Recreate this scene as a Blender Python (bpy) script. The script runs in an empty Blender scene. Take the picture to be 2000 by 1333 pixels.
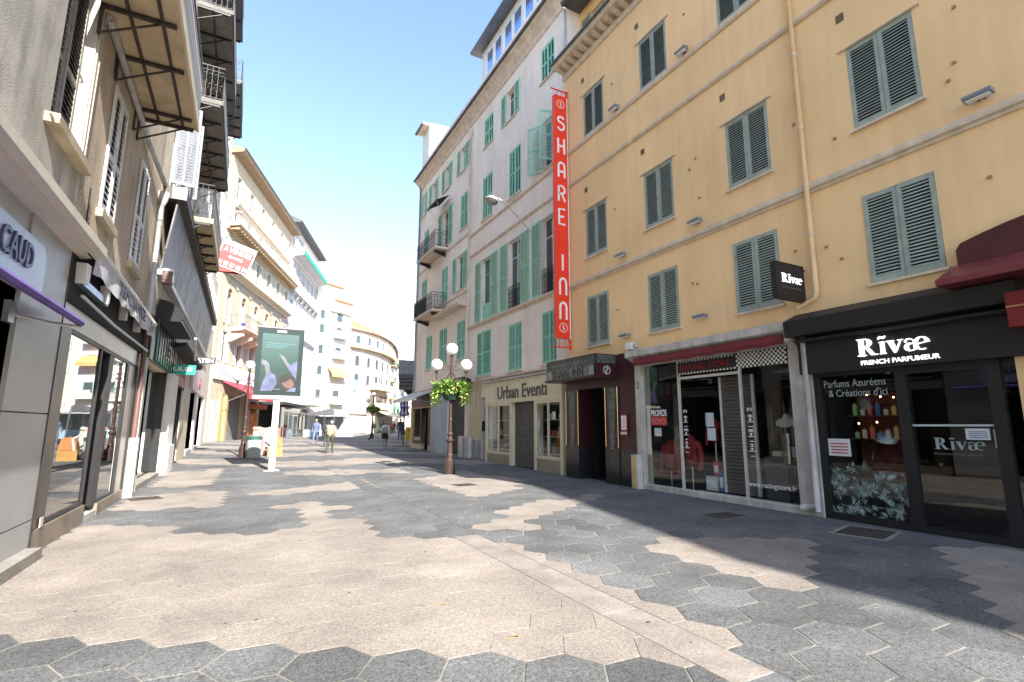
import bpy, math, random
from math import sin, cos, pi, radians, sqrt, atan2
from mathutils import Vector, Matrix
random.seed(7)
SC = bpy.context.scene
COL = SC.collection
# ------------------------------------------------------------------ camera, sky, sun, exposure
cam = bpy.data.cameras.new('camera'); cam.sensor_width = 36; cam.lens = 17.914; cam.clip_end = 3000; cam.clip_start = .05
camo = bpy.data.objects.new('camera', cam); COL.objects.link(camo); SC.camera = camo
def cam_mat(yaw=.4840533, pit=.164573, rol=.00329, h=1.6):
    fw = Vector((sin(yaw), cos(yaw), 0)); rt = Vector((cos(yaw), -sin(yaw), 0)); up = Vector((0, 0, 1))
    f2 = fw*cos(pit)+up*sin(pit); u2 = up*cos(pit)-fw*sin(pit)
    r3 = rt*cos(rol)+u2*sin(rol); u3 = u2*cos(rol)-rt*sin(rol)
    m = Matrix((r3, u3, -f2)).transposed().to_4x4(); m.translation = (0, 0, h)
    return m
camo.matrix_world = cam_mat()
W = bpy.data.worlds.new('World'); SC.world = W; W.use_nodes = True
nt = W.node_tree; bgn = nt.nodes['Background']
sky = nt.nodes.new('ShaderNodeTexSky'); sky.sky_type = 'NISHITA'; sky.sun_disc = False
SUND = Vector((-.18, 1.36, -1)).normalized()          # direction the light travels
sky.sun_elevation = math.asin(-SUND.z); sky.sun_rotation = atan2(-SUND.x, -SUND.y)
sky.air_density = 1.0; sky.dust_density = .5; sky.ozone_density = .75; sky.altitude = 0
nt.links.new(sky.outputs[0], bgn.inputs[0]); bgn.inputs[1].default_value = .15
sl = bpy.data.lights.new('sun', 'SUN'); sl.energy = 4.5; sl.angle = radians(.5); sl.color = (1, .955, .88)
so = bpy.data.objects.new('sun', sl); COL.objects.link(so); so.rotation_euler = SUND.to_track_quat('-Z', 'Y').to_euler()
SC.view_settings.view_transform = 'Standard'; SC.view_settings.look = 'None'
SC.view_settings.gamma = 1; SC.view_settings.use_curve_mapping = False
SC.view_settings.exposure = 1.68

# ------------------------------------------------------------------ materials
def _n(nt, t, **k):
    n = nt.nodes.new(t)
    for a, b in k.items(): setattr(n, a, b)
    return n
MATS = {}
def mat(name, col, rough=.7, metal=0, var=.06, vscale=3, bump=0, bscale=60, streak=0, speck=0, sscale=150, emit=0, rnd=0, dirt=0, spec=.5, coat=0, scuff=0):
    if name in MATS: return MATS[name]
    m = bpy.data.materials.new(name); m.use_nodes = True; nt = m.node_tree; L = nt.links
    b = nt.nodes['Principled BSDF']; b.inputs['Roughness'].default_value = rough; b.inputs['Metallic'].default_value = metal
    b.inputs['Specular IOR Level'].default_value = spec
    if coat: b.inputs['Coat Weight'].default_value = coat
    tc = _n(nt, 'ShaderNodeTexCoord'); geo = _n(nt, 'ShaderNodeNewGeometry'); P = geo.outputs['Position']
    base = _n(nt, 'ShaderNodeRGB'); base.outputs[0].default_value = (*col, 1); cur = base.outputs[0]
    def mul(cur, fac):
        x = _n(nt, 'ShaderNodeMix', data_type='RGBA', blend_type='MULTIPLY'); x.inputs[0].default_value = 1
        L.new(cur, x.inputs[6]); L.new(fac, x.inputs[7]); return x.outputs[2]
    def rng(src, lo, hi, a=0, b_=1):
        r = _n(nt, 'ShaderNodeMapRange'); L.new(src, r.inputs[0]); r.inputs[1].default_value = a; r.inputs[2].default_value = b_
        r.inputs[3].default_value = lo; r.inputs[4].default_value = hi; return r.outputs[0]
    if var:
        n = _n(nt, 'ShaderNodeTexNoise'); n.inputs['Scale'].default_value = vscale; n.inputs['Detail'].default_value = 6; L.new(P, n.inputs['Vector'])
        cur = mul(cur, rng(n.outputs[0], 1-var*2, 1+var*2, .3, .7))
    if streak:
        mp = _n(nt, 'ShaderNodeMapping'); mp.inputs['Scale'].default_value = (2.2, 2.2, .18); L.new(P, mp.inputs[0])
        n = _n(nt, 'ShaderNodeTexNoise'); n.inputs['Scale'].default_value = 2.0; n.inputs['Detail'].default_value = 8; n.inputs['Roughness'].default_value = .65; L.new(mp.outputs[0], n.inputs['Vector'])
        cur = mul(cur, rng(n.outputs[0], 1-streak, 1+streak*.25, .36, .62))
    if dirt:
        n = _n(nt, 'ShaderNodeTexNoise'); n.inputs['Scale'].default_value = 1.1; n.inputs['Detail'].default_value = 10; n.inputs['Roughness'].default_value = .7; L.new(P, n.inputs['Vector'])
        cur = mul(cur, rng(n.outputs[0], 1-dirt, 1, .38, .52))
    if scuff:
        n = _n(nt, 'ShaderNodeTexNoise'); n.inputs['Scale'].default_value = .55; n.inputs['Detail'].default_value = 12; n.inputs['Roughness'].default_value = .75; n.inputs['Distortion'].default_value = .8; L.new(P, n.inputs['Vector'])
        cur = mul(cur, rng(n.outputs[0], 1, 1+scuff, .56, .68))
    if speck:
        n = _n(nt, 'ShaderNodeTexVoronoi'); n.inputs['Scale'].default_value = sscale; L.new(P, n.inputs['Vector'])
        sp = _n(nt, 'ShaderNodeSeparateColor'); L.new(n.outputs['Color'], sp.inputs[0])
        cur = mul(cur, rng(sp.outputs[0], 1-speck, 1+speck))
        n2 = _n(nt, 'ShaderNodeTexNoise'); n2.inputs['Scale'].default_value = sscale*.22; n2.inputs['Detail'].default_value = 3; L.new(P, n2.inputs['Vector'])
        cur = mul(cur, rng(n2.outputs[0], 1-speck*.5, 1+speck*.5, .3, .7))
    if rnd:
        oi = _n(nt, 'ShaderNodeObjectInfo'); cur = mul(cur, rng(oi.outputs['Random'], 1-rnd, 1+rnd))
    L.new(cur, b.inputs['Base Color'])
    if bump:
        n = _n(nt, 'ShaderNodeTexNoise'); n.inputs['Scale'].default_value = bscale; n.inputs['Detail'].default_value = 6; L.new(P, n.inputs['Vector'])
        bp = _n(nt, 'ShaderNodeBump'); bp.inputs['Strength'].default_value = bump; bp.inputs['Distance'].default_value = .02
        L.new(n.outputs[0], bp.inputs['Height']); L.new(bp.outputs[0], b.inputs['Normal'])
    if emit:
        b.inputs['Emission Color'].default_value = (*col, 1); b.inputs['Emission Strength'].default_value = emit
    MATS[name] = m; return m
def glass(name, tint=(.8, .85, .85), ior=1.52, boost=1.0, rough=.01):
    if name in MATS: return MATS[name]
    m = bpy.data.materials.new(name); m.use_nodes = True; nt = m.node_tree; L = nt.links; nt.nodes.clear()
    o = _n(nt, 'ShaderNodeOutputMaterial'); mx = _n(nt, 'ShaderNodeMixShader'); t = _n(nt, 'ShaderNodeBsdfTransparent'); g = _n(nt, 'ShaderNodeBsdfGlossy')
    t.inputs[0].default_value = (*tint, 1); g.inputs['Roughness'].default_value = rough
    # Schlick reflectance that works from either side of the pane
    ge = _n(nt, 'ShaderNodeNewGeometry'); dt = _n(nt, 'ShaderNodeVectorMath', operation='DOT_PRODUCT'); L.new(ge.outputs['Incoming'], dt.inputs[0]); L.new(ge.outputs['True Normal'], dt.inputs[1])
    ab = _n(nt, 'ShaderNodeMath', operation='ABSOLUTE'); L.new(dt.outputs['Value'], ab.inputs[0]); om = _n(nt, 'ShaderNodeMath', operation='SUBTRACT'); om.inputs[0].default_value = 1; L.new(ab.outputs[0], om.inputs[1])
    pw = _n(nt, 'ShaderNodeMath', operation='POWER'); L.new(om.outputs[0], pw.inputs[0]); pw.inputs[1].default_value = 4.0
    f = _n(nt, 'ShaderNodeMath', operation='MULTIPLY_ADD'); L.new(pw.outputs[0], f.inputs[0]); f.inputs[1].default_value = .92; f.inputs[2].default_value = .08
    mm = _n(nt, 'ShaderNodeMath', operation='MULTIPLY', use_clamp=True); mm.inputs[1].default_value = boost
    nz = _n(nt, 'ShaderNodeTexNoise'); nz.inputs['Scale'].default_value = .9; bp = _n(nt, 'ShaderNodeBump'); bp.inputs['Strength'].default_value = .06; bp.inputs['Distance'].default_value = .02
    geo = _n(nt, 'ShaderNodeNewGeometry'); L.new(geo.outputs['Position'], nz.inputs['Vector']); L.new(nz.outputs[0], bp.inputs['Height']); L.new(bp.outputs[0], g.inputs['Normal'])
    L.new(f.outputs[0], mm.inputs[0]); L.new(mm.outputs[0], mx.inputs[0]); L.new(t.outputs[0], mx.inputs[1]); L.new(g.outputs[0], mx.inputs[2]); L.new(mx.outputs[0], o.inputs[0])
    MATS[name] = m; return m
OCHRE = mat('ochre_render', (.86, .59, .31), .9, var=.04, vscale=.45, streak=.06, dirt=.02, bump=.25, bscale=45)
OCHRE_T = mat('cream_trim', (.66, .55, .42), .85, var=.05, streak=.15, bump=.15)
PINK = mat('pink_beige_render', (.87, .765, .68), .9, var=.035, vscale=.6, streak=.07, bump=.25, bscale=40, dirt=.06)
PINK_T = mat('pink_trim', (.70, .57, .46), .85, var=.05, streak=.2)
BEIGE = mat('beige_render', (.52, .42, .31), .92, var=.06, vscale=1.2, streak=.2, bump=.5, bscale=35, dirt=.15)
GREYW = mat('greyish_render', (.50, .47, .42), .92, var=.07, vscale=1.5, streak=.25, bump=.3, bscale=55, dirt=.2)
CREAM = mat('cream_stone', (.66, .57, .43), .85, var=.05, streak=.12, bump=.15)
WHITE = mat('white_render', (.78, .75, .69), .85, var=.03, streak=.08, bump=.1)
WHITEP = mat('white_paint', (.74, .73, .70), .5, var=.04, streak=.08)
DIRTYW = mat('dirty_white_paint', (.52, .49, .46), .6, var=.08, streak=.3)
GREYG = mat('grey_green_paint', (.30, .35, .305), .6, var=.08, vscale=5, rnd=.07)
MINT = mat('mint_green_paint', (.29, .62, .47), .6, var=.08, vscale=5, rnd=.10)
GREYSH = mat('grey_white_shutter_paint', (.66, .65, .62), .65, var=.08, vscale=6)
DGREYSH = mat('weathered_grey_shutter_paint', (.26, .245, .22), .75, var=.12, vscale=6)
DARKIN = mat('dark_interior', (.012, .012, .013), .9, var=0)
DIMIN = mat('dim_interior', (.02, .019, .018), .9, var=.2)
BLACK = mat('black_paint', (.018, .018, .02), .45, var=.05)
BLACKM = mat('black_iron', (.02, .02, .022), .5, var=.05, metal=.2)
DKFAB = mat('black_fabric', (.02, .02, .024), .9, var=.1)
BURG = mat('burgundy_panel', (.045, .012, .016), .35, var=.1)
BURGA = mat('burgundy_fabric', (.16, .022, .03), .8, var=.08)
BLKSTONE = mat('black_stone', (.02, .02, .022), .18, var=.2, vscale=20)
GLASS = glass('shop_glass'); GLASSL = glass('left_shop_glass', (.55, .6, .6), boost=1.3)
WGLASS = mat('window_glass', (.04, .05, .06), .05, var=0, spec=.8)
SKYGLASS = mat('sky_window_glass', (.10, .13, .17), .02, var=0, spec=1.0, metal=.85)
RED = mat('red_sign_panel', (.85, .045, .018), .4, var=.02)
WLET = mat('white_lettering', (.85, .85, .85), .5, var=0)
BRONZE = mat('bronze_metal', (.13, .105, .085), .35, metal=.7, var=.1)
BRASS = mat('brass_edge', (.45, .33, .16), .3, metal=.8)
STEEL = mat('steel', (.45, .45, .46), .35, metal=.8)
ALU = mat('aluminium', (.62, .60, .55), .45, metal=.3)
ROLL = mat('grey_roller_metal', (.10, .092, .088), .5, metal=.2, var=.1)
LAMPBR = mat('bronze_brown_iron', (.065, .04, .035), .45, metal=.3, var=.15, vscale=20)
OPAL = mat('opal_globe', (.85, .85, .86), .25, var=0)
TERRA = mat('terracotta_roof_tile', (.48, .19, .09), .85, var=.15, vscale=5)
ZINC = mat('dark_zinc', (.09, .095, .10), .6, var=.1)
LEAF = mat('leaf_green', (.15, .29, .05), .6, var=.3, vscale=25); LEAF2 = mat('leaf_yellow_green', (.33, .44, .12), .6, var=.3, vscale=25)
FLRED = mat('red_petals', (.65, .03, .02), .6); FLYEL = mat('yellow_petals', (.75, .45, .04), .6)
GREYGLASS = mat('grey_deco_glass', (.11, .13, .12), .25, var=.15)

# ------------------------------------------------------------------ mesh builder
class MB:
    def __init__(s): s.v = []; s.f = []; s.mi = []; s.cur = 0; s.mats = None
    def add(s, vs, fs):
        o = len(s.v); s.v += [tuple(v) for v in vs]; s.f += [tuple(i+o for i in f) for f in fs]; s.mi += [s.cur]*len(fs); return s
    def box(s, x0, x1, y0, y1, z0, z1):
        x0, x1 = sorted((x0, x1)); y0, y1 = sorted((y0, y1)); z0, z1 = sorted((z0, z1))
        return s.add([(x0,y0,z0),(x1,y0,z0),(x1,y1,z0),(x0,y1,z0),(x0,y0,z1),(x1,y0,z1),(x1,y1,z1),(x0,y1,z1)],
              [(0,3,2,1),(4,5,6,7),(0,1,5,4),(1,2,6,5),(2,3,7,6),(3,0,4,7)])
    def obox(s, c, ax, ay, az):       # oriented box from centre and half-axes
        c = Vector(c); ax = Vector(ax); ay = Vector(ay); az = Vector(az); vs = []
        for k in (-1, 1):
            for (i, j) in ((-1,-1),(1,-1),(1,1),(-1,1)): vs.append(c+ax*i+ay*j+az*k)
        return s.add(vs, [(0,3,2,1),(4,5,6,7),(0,1,5,4),(1,2,6,5),(2,3,7,6),(3,0,4,7)])
    def quad(s, a, b, c, d): return s.add([a, b, c, d], [(0,1,2,3)])
    def prism(s, poly, axis, a, b):   # polygon in the two other axes, extruded along axis
        n = len(poly); vs = []
        for t in (a, b):
            for p, q in poly: vs.append({'x': (t,p,q), 'y': (p,t,q), 'z': (p,q,t)}[axis])
        fs = [tuple(range(n))[::-1], tuple(range(n, 2*n))]+[(i, (i+1)%n, n+(i+1)%n, n+i) for i in range(n)]
        return s.add(vs, fs)
    def tube(s, pts, r, n=6, closed=False, caps=True):
        pts = [Vector(p) for p in pts]; N = len(pts); vs = []; rs = r if isinstance(r, (list, tuple)) else [r]*N
        for i, p in enumerate(pts):
            a = pts[(i-1) % N] if (closed or i) else p; b = pts[(i+1) % N] if (closed or i < N-1) else p
            d = (b-a).normalized(); q = Vector((0,0,1)) if abs(d.z) < .9 else Vector((1,0,0))
            u = d.cross(q).normalized(); w = d.cross(u)
            for k in range(n): vs.append(p+(u*cos(2*pi*k/n+pi/n)+w*sin(2*pi*k/n+pi/n))*rs[i])
        fs = []
        for i in range(N if closed else N-1):
            j = (i+1) % N
            for k in range(n): fs.append((i*n+k, i*n+(k+1)%n, j*n+(k+1)%n, j*n+k))
        if caps and not closed: fs += [tuple(range(n)), tuple(range((N-1)*n, N*n))[::-1]]
        return s.add(vs, fs)
    def lathe(s, prof, c=(0,0,0), n=16):
        vs = [(c[0]+r*cos(2*pi*k/n), c[1]+r*sin(2*pi*k/n), c[2]+z) for r, z in prof for k in range(n)]
        fs = [(i*n+k, i*n+(k+1)%n, (i+1)*n+(k+1)%n, (i+1)*n+k) for i in range(len(prof)-1) for k in range(n)]
        return s.add(vs, fs)
    def sphere(s, c, r, n=20, m=12, sc=(1,1,1)):
        prof = [(r*sin(pi*i/m), -r*cos(pi*i/m)) for i in range(m+1)]; o = len(s.v)
        s.lathe([(max(a, 1e-4), b) for a, b in prof], (0,0,0), n)
        for i in range(o, len(s.v)):
            x, y, z = s.v[i]; s.v[i] = (c[0]+x*sc[0], c[1]+y*sc[1], c[2]+z*sc[2])
        return s
    def mesh(s, name, mats, smooth=False):
        me = bpy.data.meshes.new(name); me.from_pydata(s.v, [], s.f)
        for m in (mats if isinstance(mats, (list, tuple)) else [mats]): me.materials.append(m)
        if isinstance(mats, (list, tuple)): me.polygons.foreach_set('material_index', s.mi)
        if smooth: me.shade_smooth()
        me.update(); return me
    def build(s, name, mats, parent=None, smooth=False, loc=None, kind=None):
        o = bpy.data.objects.new(name, s.mesh(name, mats, smooth)); COL.objects.link(o)
        if parent is not None: o.parent = parent
        if loc is not None: o.location = loc
        if kind: o['kind'] = kind
        return o
def shared(name, key, mk, m, parent, loc=(0,0,0), rz=0):
    if key not in CACHE: CACHE[key] = mk().mesh(name, m)
    o = bpy.data.objects.new(name, CACHE[key]); COL.objects.link(o); o.parent = parent; o.location = loc; o.rotation_euler = (0,0,rz); return o
CACHE = {}
def box(*a): return MB().box(*a)
def tag(o, label=None, cat=None, group=None, kind=None):
    if label: o['label'] = label
    if cat: o['category'] = cat
    if group: o['group'] = group
    if kind: o['kind'] = kind
    return o
def thing(name, label, cat, loc=(0,0,0), rz=0, group=None):
    o = bpy.data.objects.new(name, None); COL.objects.link(o); o.location = loc; o.rotation_euler = (0,0,rz); o.empty_display_size = .2
    return tag(o, label, cat, group)
def copy_tree(o, parent=None):
    c = o.copy(); COL.objects.link(c); c.parent = parent
    for ch in list(o.children): copy_tree(ch, c)
    return c
XR, XP, XL = 9.4, 9.65, -2.2
def right(name, label, cat, x=XR, group=None): return thing(name, label, cat, (x,0,0), pi/2, group)    # u = +Y, outward = -X
def left(name, label, cat, x=XL, group=None): return thing(name, label, cat, (x,0,0), -pi/2, group)    # u = -Y, outward = +X
def gz(y): return 0.0 if y < 14 else min(.36, .014*(y-14))

def wall_mb(u0, u1, z0, z1, holes, dep=.25, back=True, mb=None):
    """front face at d=0 with rectangular holes (a,b,c,e) and reveals"""
    mb = mb or MB(); us = sorted({u0, u1, *[h[0] for h in holes], *[h[1] for h in holes]}); zs = sorted({z0, z1, *[h[2] for h in holes], *[h[3] for h in holes]})
    us = [u for u in us if u0 <= u <= u1]; zs = [z for z in zs if z0 <= z <= z1]
    for i in range(len(us)-1):
        for j in range(len(zs)-1):
            cu, cz = (us[i]+us[i+1])/2, (zs[j]+zs[j+1])/2
            if any(h[0] < cu < h[1] and h[2] < cz < h[3] for h in holes): continue
            mb.quad((us[i],0,zs[j]), (us[i],0,zs[j+1]), (us[i+1],0,zs[j+1]), (us[i+1],0,zs[j]))
    for h in holes:
        a, b, c, e = h[:4]; dd = -(h[4] if len(h) > 4 else dep)
        mb.quad((a,0,c),(b,0,c),(b,dd,c),(a,dd,c)); mb.quad((a,0,e),(a,dd,e),(b,dd,e),(b,0,e))
        mb.quad((a,0,c),(a,dd,c),(a,dd,e),(a,0,e)); mb.quad((b,0,c),(b,0,e),(b,dd,e),(b,dd,c))
    return mb
def shell(mb, u0, u1, z0, z1, depth):
    mb.quad((u0,0,z0),(u0,-depth,z0),(u0,-depth,z1),(u0,0,z1)); mb.quad((u1,0,z0),(u1,0,z1),(u1,-depth,z1),(u1,-depth,z0))
    mb.quad((u0,-depth,z0),(u1,-depth,z0),(u1,-depth,z1),(u0,-depth,z1)); mb.quad((u0,0,z1),(u0,-depth,z1),(u1,-depth,z1),(u1,0,z1)); return mb
# shutters
def leaf_mesh(w, h, key, m, pitch=.055, stile=.055, mids=(), mst=False):
    k = ('leaf', round(w,2), round(h,2), key, round(pitch,3), tuple(mids), mst)
    if k in CACHE: return CACHE[k]
    f = MB(); t = .035
    f.box(0, stile, -t, 0, 0, h); f.box(w-stile, w, -t, 0, 0, h)
    rails = [(0, stile*1.4), (h-stile*1.3, h)]+[(h*q-stile*.5, h*q+stile*.5) for q in mids]
    for a, b in rails: f.box(stile, w-stile, -t+.002, -.002, a, b)
    if mst: f.box(w/2-stile*.4, w/2+stile*.4, -t+.003, -.001, stile, h-stile)
    CACHE.setdefault('dark', MATS['dark_interior'])
    s = MB(); rails.sort()
    for (a0, a1), (b0, b1) in zip(rails, rails[1:]):
        n = max(1, int((b0-a1)/pitch)); p = (b0-a1)/n
        for i in range(n):
            z = a1+p*(i+.5); hw = p*.27
            s.add([(stile,-t+.004,z+hw),(w-stile,-t+.004,z+hw),(w-stile,-.006,z-hw),(stile,-.006,z-hw),
                   (stile,-t+.004,z+hw-.008),(w-stile,-t+.004,z+hw-.008),(w-stile,-.006,z-hw-.008),(stile,-.006,z-hw-.008)],
                  [(0,1,2,3),(7,6,5,4),(3,2,6,7),(0,4,5,1)])
    hg = MB()
    for z in (h*.1, h*.5, h*.9): hg.box(-.012, .03, -.002, .012, z-.012, z+.012)
    CACHE[k] = (f.mesh('shutter', m), s.mesh('slats', m), hg.mesh('hinge', m)); return CACHE[k]
def leaf(parent, u, d, z, w, h, key, m, ang=0, flip=False, **kw):
    fm, sm, hm = leaf_mesh(w, h, key, m, **kw)
    o = bpy.data.objects.new('shutter', fm); COL.objects.link(o); o.parent = parent; o.location = (u, d, z); o.rotation_euler = (0, 0, ang)
    s = bpy.data.objects.new('slats', sm); COL.objects.link(s); s.parent = o; s['kind'] = 'stuff'
    return o
def closed(parent, u0, u1, z0, z1, key, m, d=-.03, **kw):
    w = (u1-u0)/2-.004
    leaf(parent, u0, d, z0, w, z1-z0, key, m, ang=radians(random.choice((0,0,0,.8,1.5))), **kw); leaf(parent, u1-w, d, z0, w, z1-z0, key, m, ang=radians(random.choice((0,0,-.7,.6))), **kw)
    shared('shade_backing', ('drk', round(u1-u0,2), round(z1-z0,2)), lambda: MB().quad((0,0,0),(0,0,z1-z0),(u1-u0,0,z1-z0),(u1-u0,0,0)), MATS['dark_interior'], parent, (u0, d-.10, z0))  # near-black sheet stands in for the shade behind the slats
def opened(parent, u0, u1, z0, z1, key, m, w=None, sides=(1, 1), d=.05, **kw):
    w = w or (u1-u0)/2
    if sides[0]: leaf(parent, u0-w-.01, d, z0, w, z1-z0, key, m, **kw)
    if sides[1]: leaf(parent, u1+.01, d, z0, w, z1-z0, key, m, **kw)
def casement(parent, u0, u1, z0, z1, m, d=-.16, mull=1, trans=(.7,), gl=None):
    f = MB(); t = .05
    f.box(u0, u1, d-.04, d, z0, z0+t); f.box(u0, u1, d-.04, d, z1-t, z1); f.box(u0, u0+t, d-.04, d, z0+t, z1-t); f.box(u1-t, u1, d-.04, d, z0+t, z1-t)
    for i in range(mull):
        c = u0+(u1-u0)*(i+1)/(mull+1); f.box(c-.035, c+.035, d-.038, d+.002, z0+t, z1-t)
    for q in trans:
        c = z0+(z1-z0)*q
        f.box(u0+t, u1-t, d-.034, d-.004, c-.02, c+.02)
    o = f.build('window_frame', m, parent)
    MB().quad((u0,d-.02,z0),(u0,d-.02,z1),(u1,d-.02,z1),(u1,d-.02,z0)).build('pane', gl or WGLASS, o); return o
def railing(parent, pts, z0, h, m, sp=.13, scroll=True, r=.009, name='railing'):
    mb = MB()
    for (a, b) in zip(pts, pts[1:]):
        a = Vector(a); b = Vector(b); L = (b-a).length; n = max(1, int(L/sp)); dv = (b-a)/n
        for zz, rr in ((z0+.06, r*1.2), (z0+h, r*2), (z0+h-.14, r)): mb.tube([(a.x,a.y,zz),(b.x,b.y,zz)], rr, 4)
        for i in range(n+1):
            p = a+dv*i; mb.tube([(p.x,p.y,z0),(p.x,p.y,z0+h)], r, 4)
            if scroll and i < n:
                c = a+dv*(i+.5); t = dv.normalized(); R = min(dv.length*.42, .09)
                for zc in (z0+.06+R, z0+h*.5, z0+h-.14-R):
                    mb.tube([(c.x+t.x*R*cos(q), c.y+t.y*R*cos(q), zc+R*sin(q)) for q in [2*pi*k/7 for k in range(7)]], r*.8, 3, closed=True)
                mb.tube([(a+dv*i)[:2]+(z0+.25*h,) if False else (p.x,p.y,z0+.22*h), (c.x,c.y,z0+.38*h), (p.x+dv.x,p.y+dv.y,z0+.22*h)], r*.8, 3)
                mb.tube([(p.x,p.y,z0+.78*h), (c.x,c.y,z0+.62*h), (p.x+dv.x,p.y+dv.y,z0+.78*h)], r*.8, 3)
    return mb.build(name, m, parent)
def bars(parent, pts, z0, h, m, sp=.12, r=.01): return railing(parent, pts, z0, h, m, sp, False, r)
# text ------------------------------------------------------------------------
def text_mesh(s, ext=.01, bold=0, spacing=1.0):
    c = bpy.data.curves.new('t', 'FONT'); c.body = s; c.extrude = ext/2; c.resolution_u = 3; c.offset = bold; c.space_character = spacing
    o = bpy.data.objects.new('t', c); COL.objects.link(o); dg = bpy.context.evaluated_depsgraph_get()
    me = bpy.data.meshes.new_from_object(o.evaluated_get(dg)); bpy.data.objects.remove(o); bpy.data.curves.remove(c); return me
def text(parent, s, u, z, d, w, h, m, name='lettering', ext=.012, bold=0, plane='facade', mirror=False, spacing=1.0):
    """text whose box is centred on (u,z), w wide and h high. facade: reads from outside; facing -Y: plane='south'"""
    me = text_mesh(s, ext, bold, spacing); vs = [v.co.copy() for v in me.vertices]
    x0 = min(v.x for v in vs); x1 = max(v.x for v in vs); y0 = min(v.y for v in vs); y1 = max(v.y for v in vs)
    zm = (min(v.z for v in vs)+max(v.z for v in vs))/2
    for v, c in zip(me.vertices, vs):
        tx = (c.x-(x0+x1)/2)*w/(x1-x0); ty = (c.y-(y0+y1)/2)*h/max(y1-y0, 1e-3); tz = c.z-zm
        if plane == 'facade': v.co = (u-tx, d+tz, z+ty)
        else: v.co = (u+tx, d-tz, z+ty)
    me.materials.clear(); me.materials.append(m); me.name = name
    o = bpy.data.objects.new(name, me); COL.objects.link(o); o.parent = parent; return o
def strokes(parent, lines, u, z, d, sc, m, wd, plane='facade', ext=.02, name='letter', sy=None):
    """rounded monoline strokes; lines = lists of (x,y)"""
    mb = MB(); sy = sy or sc
    def P(x, y, t): return (u-x, d+t, z+y) if plane == 'facade' else (u+x, d-t, z+y)
    k = 0
    for ln in lines:
        pts = [Vector((x*sc, y*sy)) for x, y in ln]; L = []; R = []
        for i, p in enumerate(pts):
            a = pts[i-1] if i else p; b = pts[i+1] if i < len(pts)-1 else p; t = (b-a).normalized(); n = Vector((-t.y, t.x))
            L.append(p+n*wd/2); R.append(p-n*wd/2)
        k += 1; e = ext+.0007*k
        vs = [P(q.x, q.y, t) for t in (0, e) for q in L+R]; n = len(pts); N = 2*n; fs = []
        for i in range(n-1):
            fs += [(i,i+1,n+i+1,n+i), (N+i,N+n+i,N+n+i+1,N+i+1), (i,N+i,N+i+1,i+1), (n+i,n+i+1,N+n+i+1,N+n+i)]
        fs += [(0,n,N+n,N), (n-1,N+n-1,N+N-1,N-1)]
        mb.add(vs, fs)
    return mb.build(name, m, parent)
def arc(cx, cy, rx, ry, a0, a1, n=10): return [(cx+rx*cos(radians(a0+(a1-a0)*i/n)), cy+ry*sin(radians(a0+(a1-a0)*i/n))) for i in range(n+1)]
# ------------------------------------------------------------------ ground and hexagonal paving
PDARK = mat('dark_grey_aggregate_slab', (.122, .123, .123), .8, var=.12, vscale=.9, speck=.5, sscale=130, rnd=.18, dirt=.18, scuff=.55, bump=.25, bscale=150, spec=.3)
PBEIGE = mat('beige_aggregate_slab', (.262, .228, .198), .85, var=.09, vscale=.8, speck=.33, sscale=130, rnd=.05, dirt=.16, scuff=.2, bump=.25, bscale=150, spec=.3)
JOINT = mat('pale_mortar', (.225, .21, .185), .95, var=.22, vscale=1.7, dirt=.3)
CONC = mat('concrete_strip', (.26, .24, .21), .85, var=.1, vscale=1, speck=.2, sscale=120, dirt=.15)
g = MB(); rows = [-80,-40,-10,0,8,14,18,22,26,30,34,39.72,50,70,100,200,500,1500]
cols = [-1500,-300,-60,-20,-2.4,3,9.6,20,40,80,300,1500]
for y in rows:
    for x in cols: g.v.append((x, y, gz(y)-.0045))
n = len(cols)
for i in range(len(rows)-1):
    for j in range(n-1): g.f.append((i*n+j, i*n+j+1, (i+1)*n+j+1, (i+1)*n+j)); g.mi.append(0)
pav = g.build('pavement', JOINT, kind='structure')
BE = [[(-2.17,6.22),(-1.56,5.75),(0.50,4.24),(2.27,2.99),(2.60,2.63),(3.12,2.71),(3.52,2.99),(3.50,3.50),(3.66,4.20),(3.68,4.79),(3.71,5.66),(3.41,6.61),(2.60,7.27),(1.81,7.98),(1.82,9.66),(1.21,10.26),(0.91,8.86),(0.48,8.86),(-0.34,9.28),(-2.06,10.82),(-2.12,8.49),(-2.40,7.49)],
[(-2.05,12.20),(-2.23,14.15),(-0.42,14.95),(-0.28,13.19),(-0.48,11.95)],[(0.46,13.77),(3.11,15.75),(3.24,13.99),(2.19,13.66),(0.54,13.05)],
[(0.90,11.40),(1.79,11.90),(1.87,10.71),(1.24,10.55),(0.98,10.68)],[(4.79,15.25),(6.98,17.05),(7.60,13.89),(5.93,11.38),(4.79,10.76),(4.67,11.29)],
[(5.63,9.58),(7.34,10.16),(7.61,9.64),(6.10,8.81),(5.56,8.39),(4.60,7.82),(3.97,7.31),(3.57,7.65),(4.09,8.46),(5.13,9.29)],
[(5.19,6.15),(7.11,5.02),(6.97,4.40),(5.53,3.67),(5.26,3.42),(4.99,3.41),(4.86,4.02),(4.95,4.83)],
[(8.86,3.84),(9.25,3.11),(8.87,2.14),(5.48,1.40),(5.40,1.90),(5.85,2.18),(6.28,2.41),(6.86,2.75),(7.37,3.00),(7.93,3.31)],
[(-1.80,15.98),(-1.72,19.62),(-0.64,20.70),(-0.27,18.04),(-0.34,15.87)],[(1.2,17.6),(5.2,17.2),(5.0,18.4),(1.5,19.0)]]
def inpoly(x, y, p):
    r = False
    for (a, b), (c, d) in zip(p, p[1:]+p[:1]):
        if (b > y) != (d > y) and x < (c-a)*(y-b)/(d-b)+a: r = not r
    return r
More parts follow.
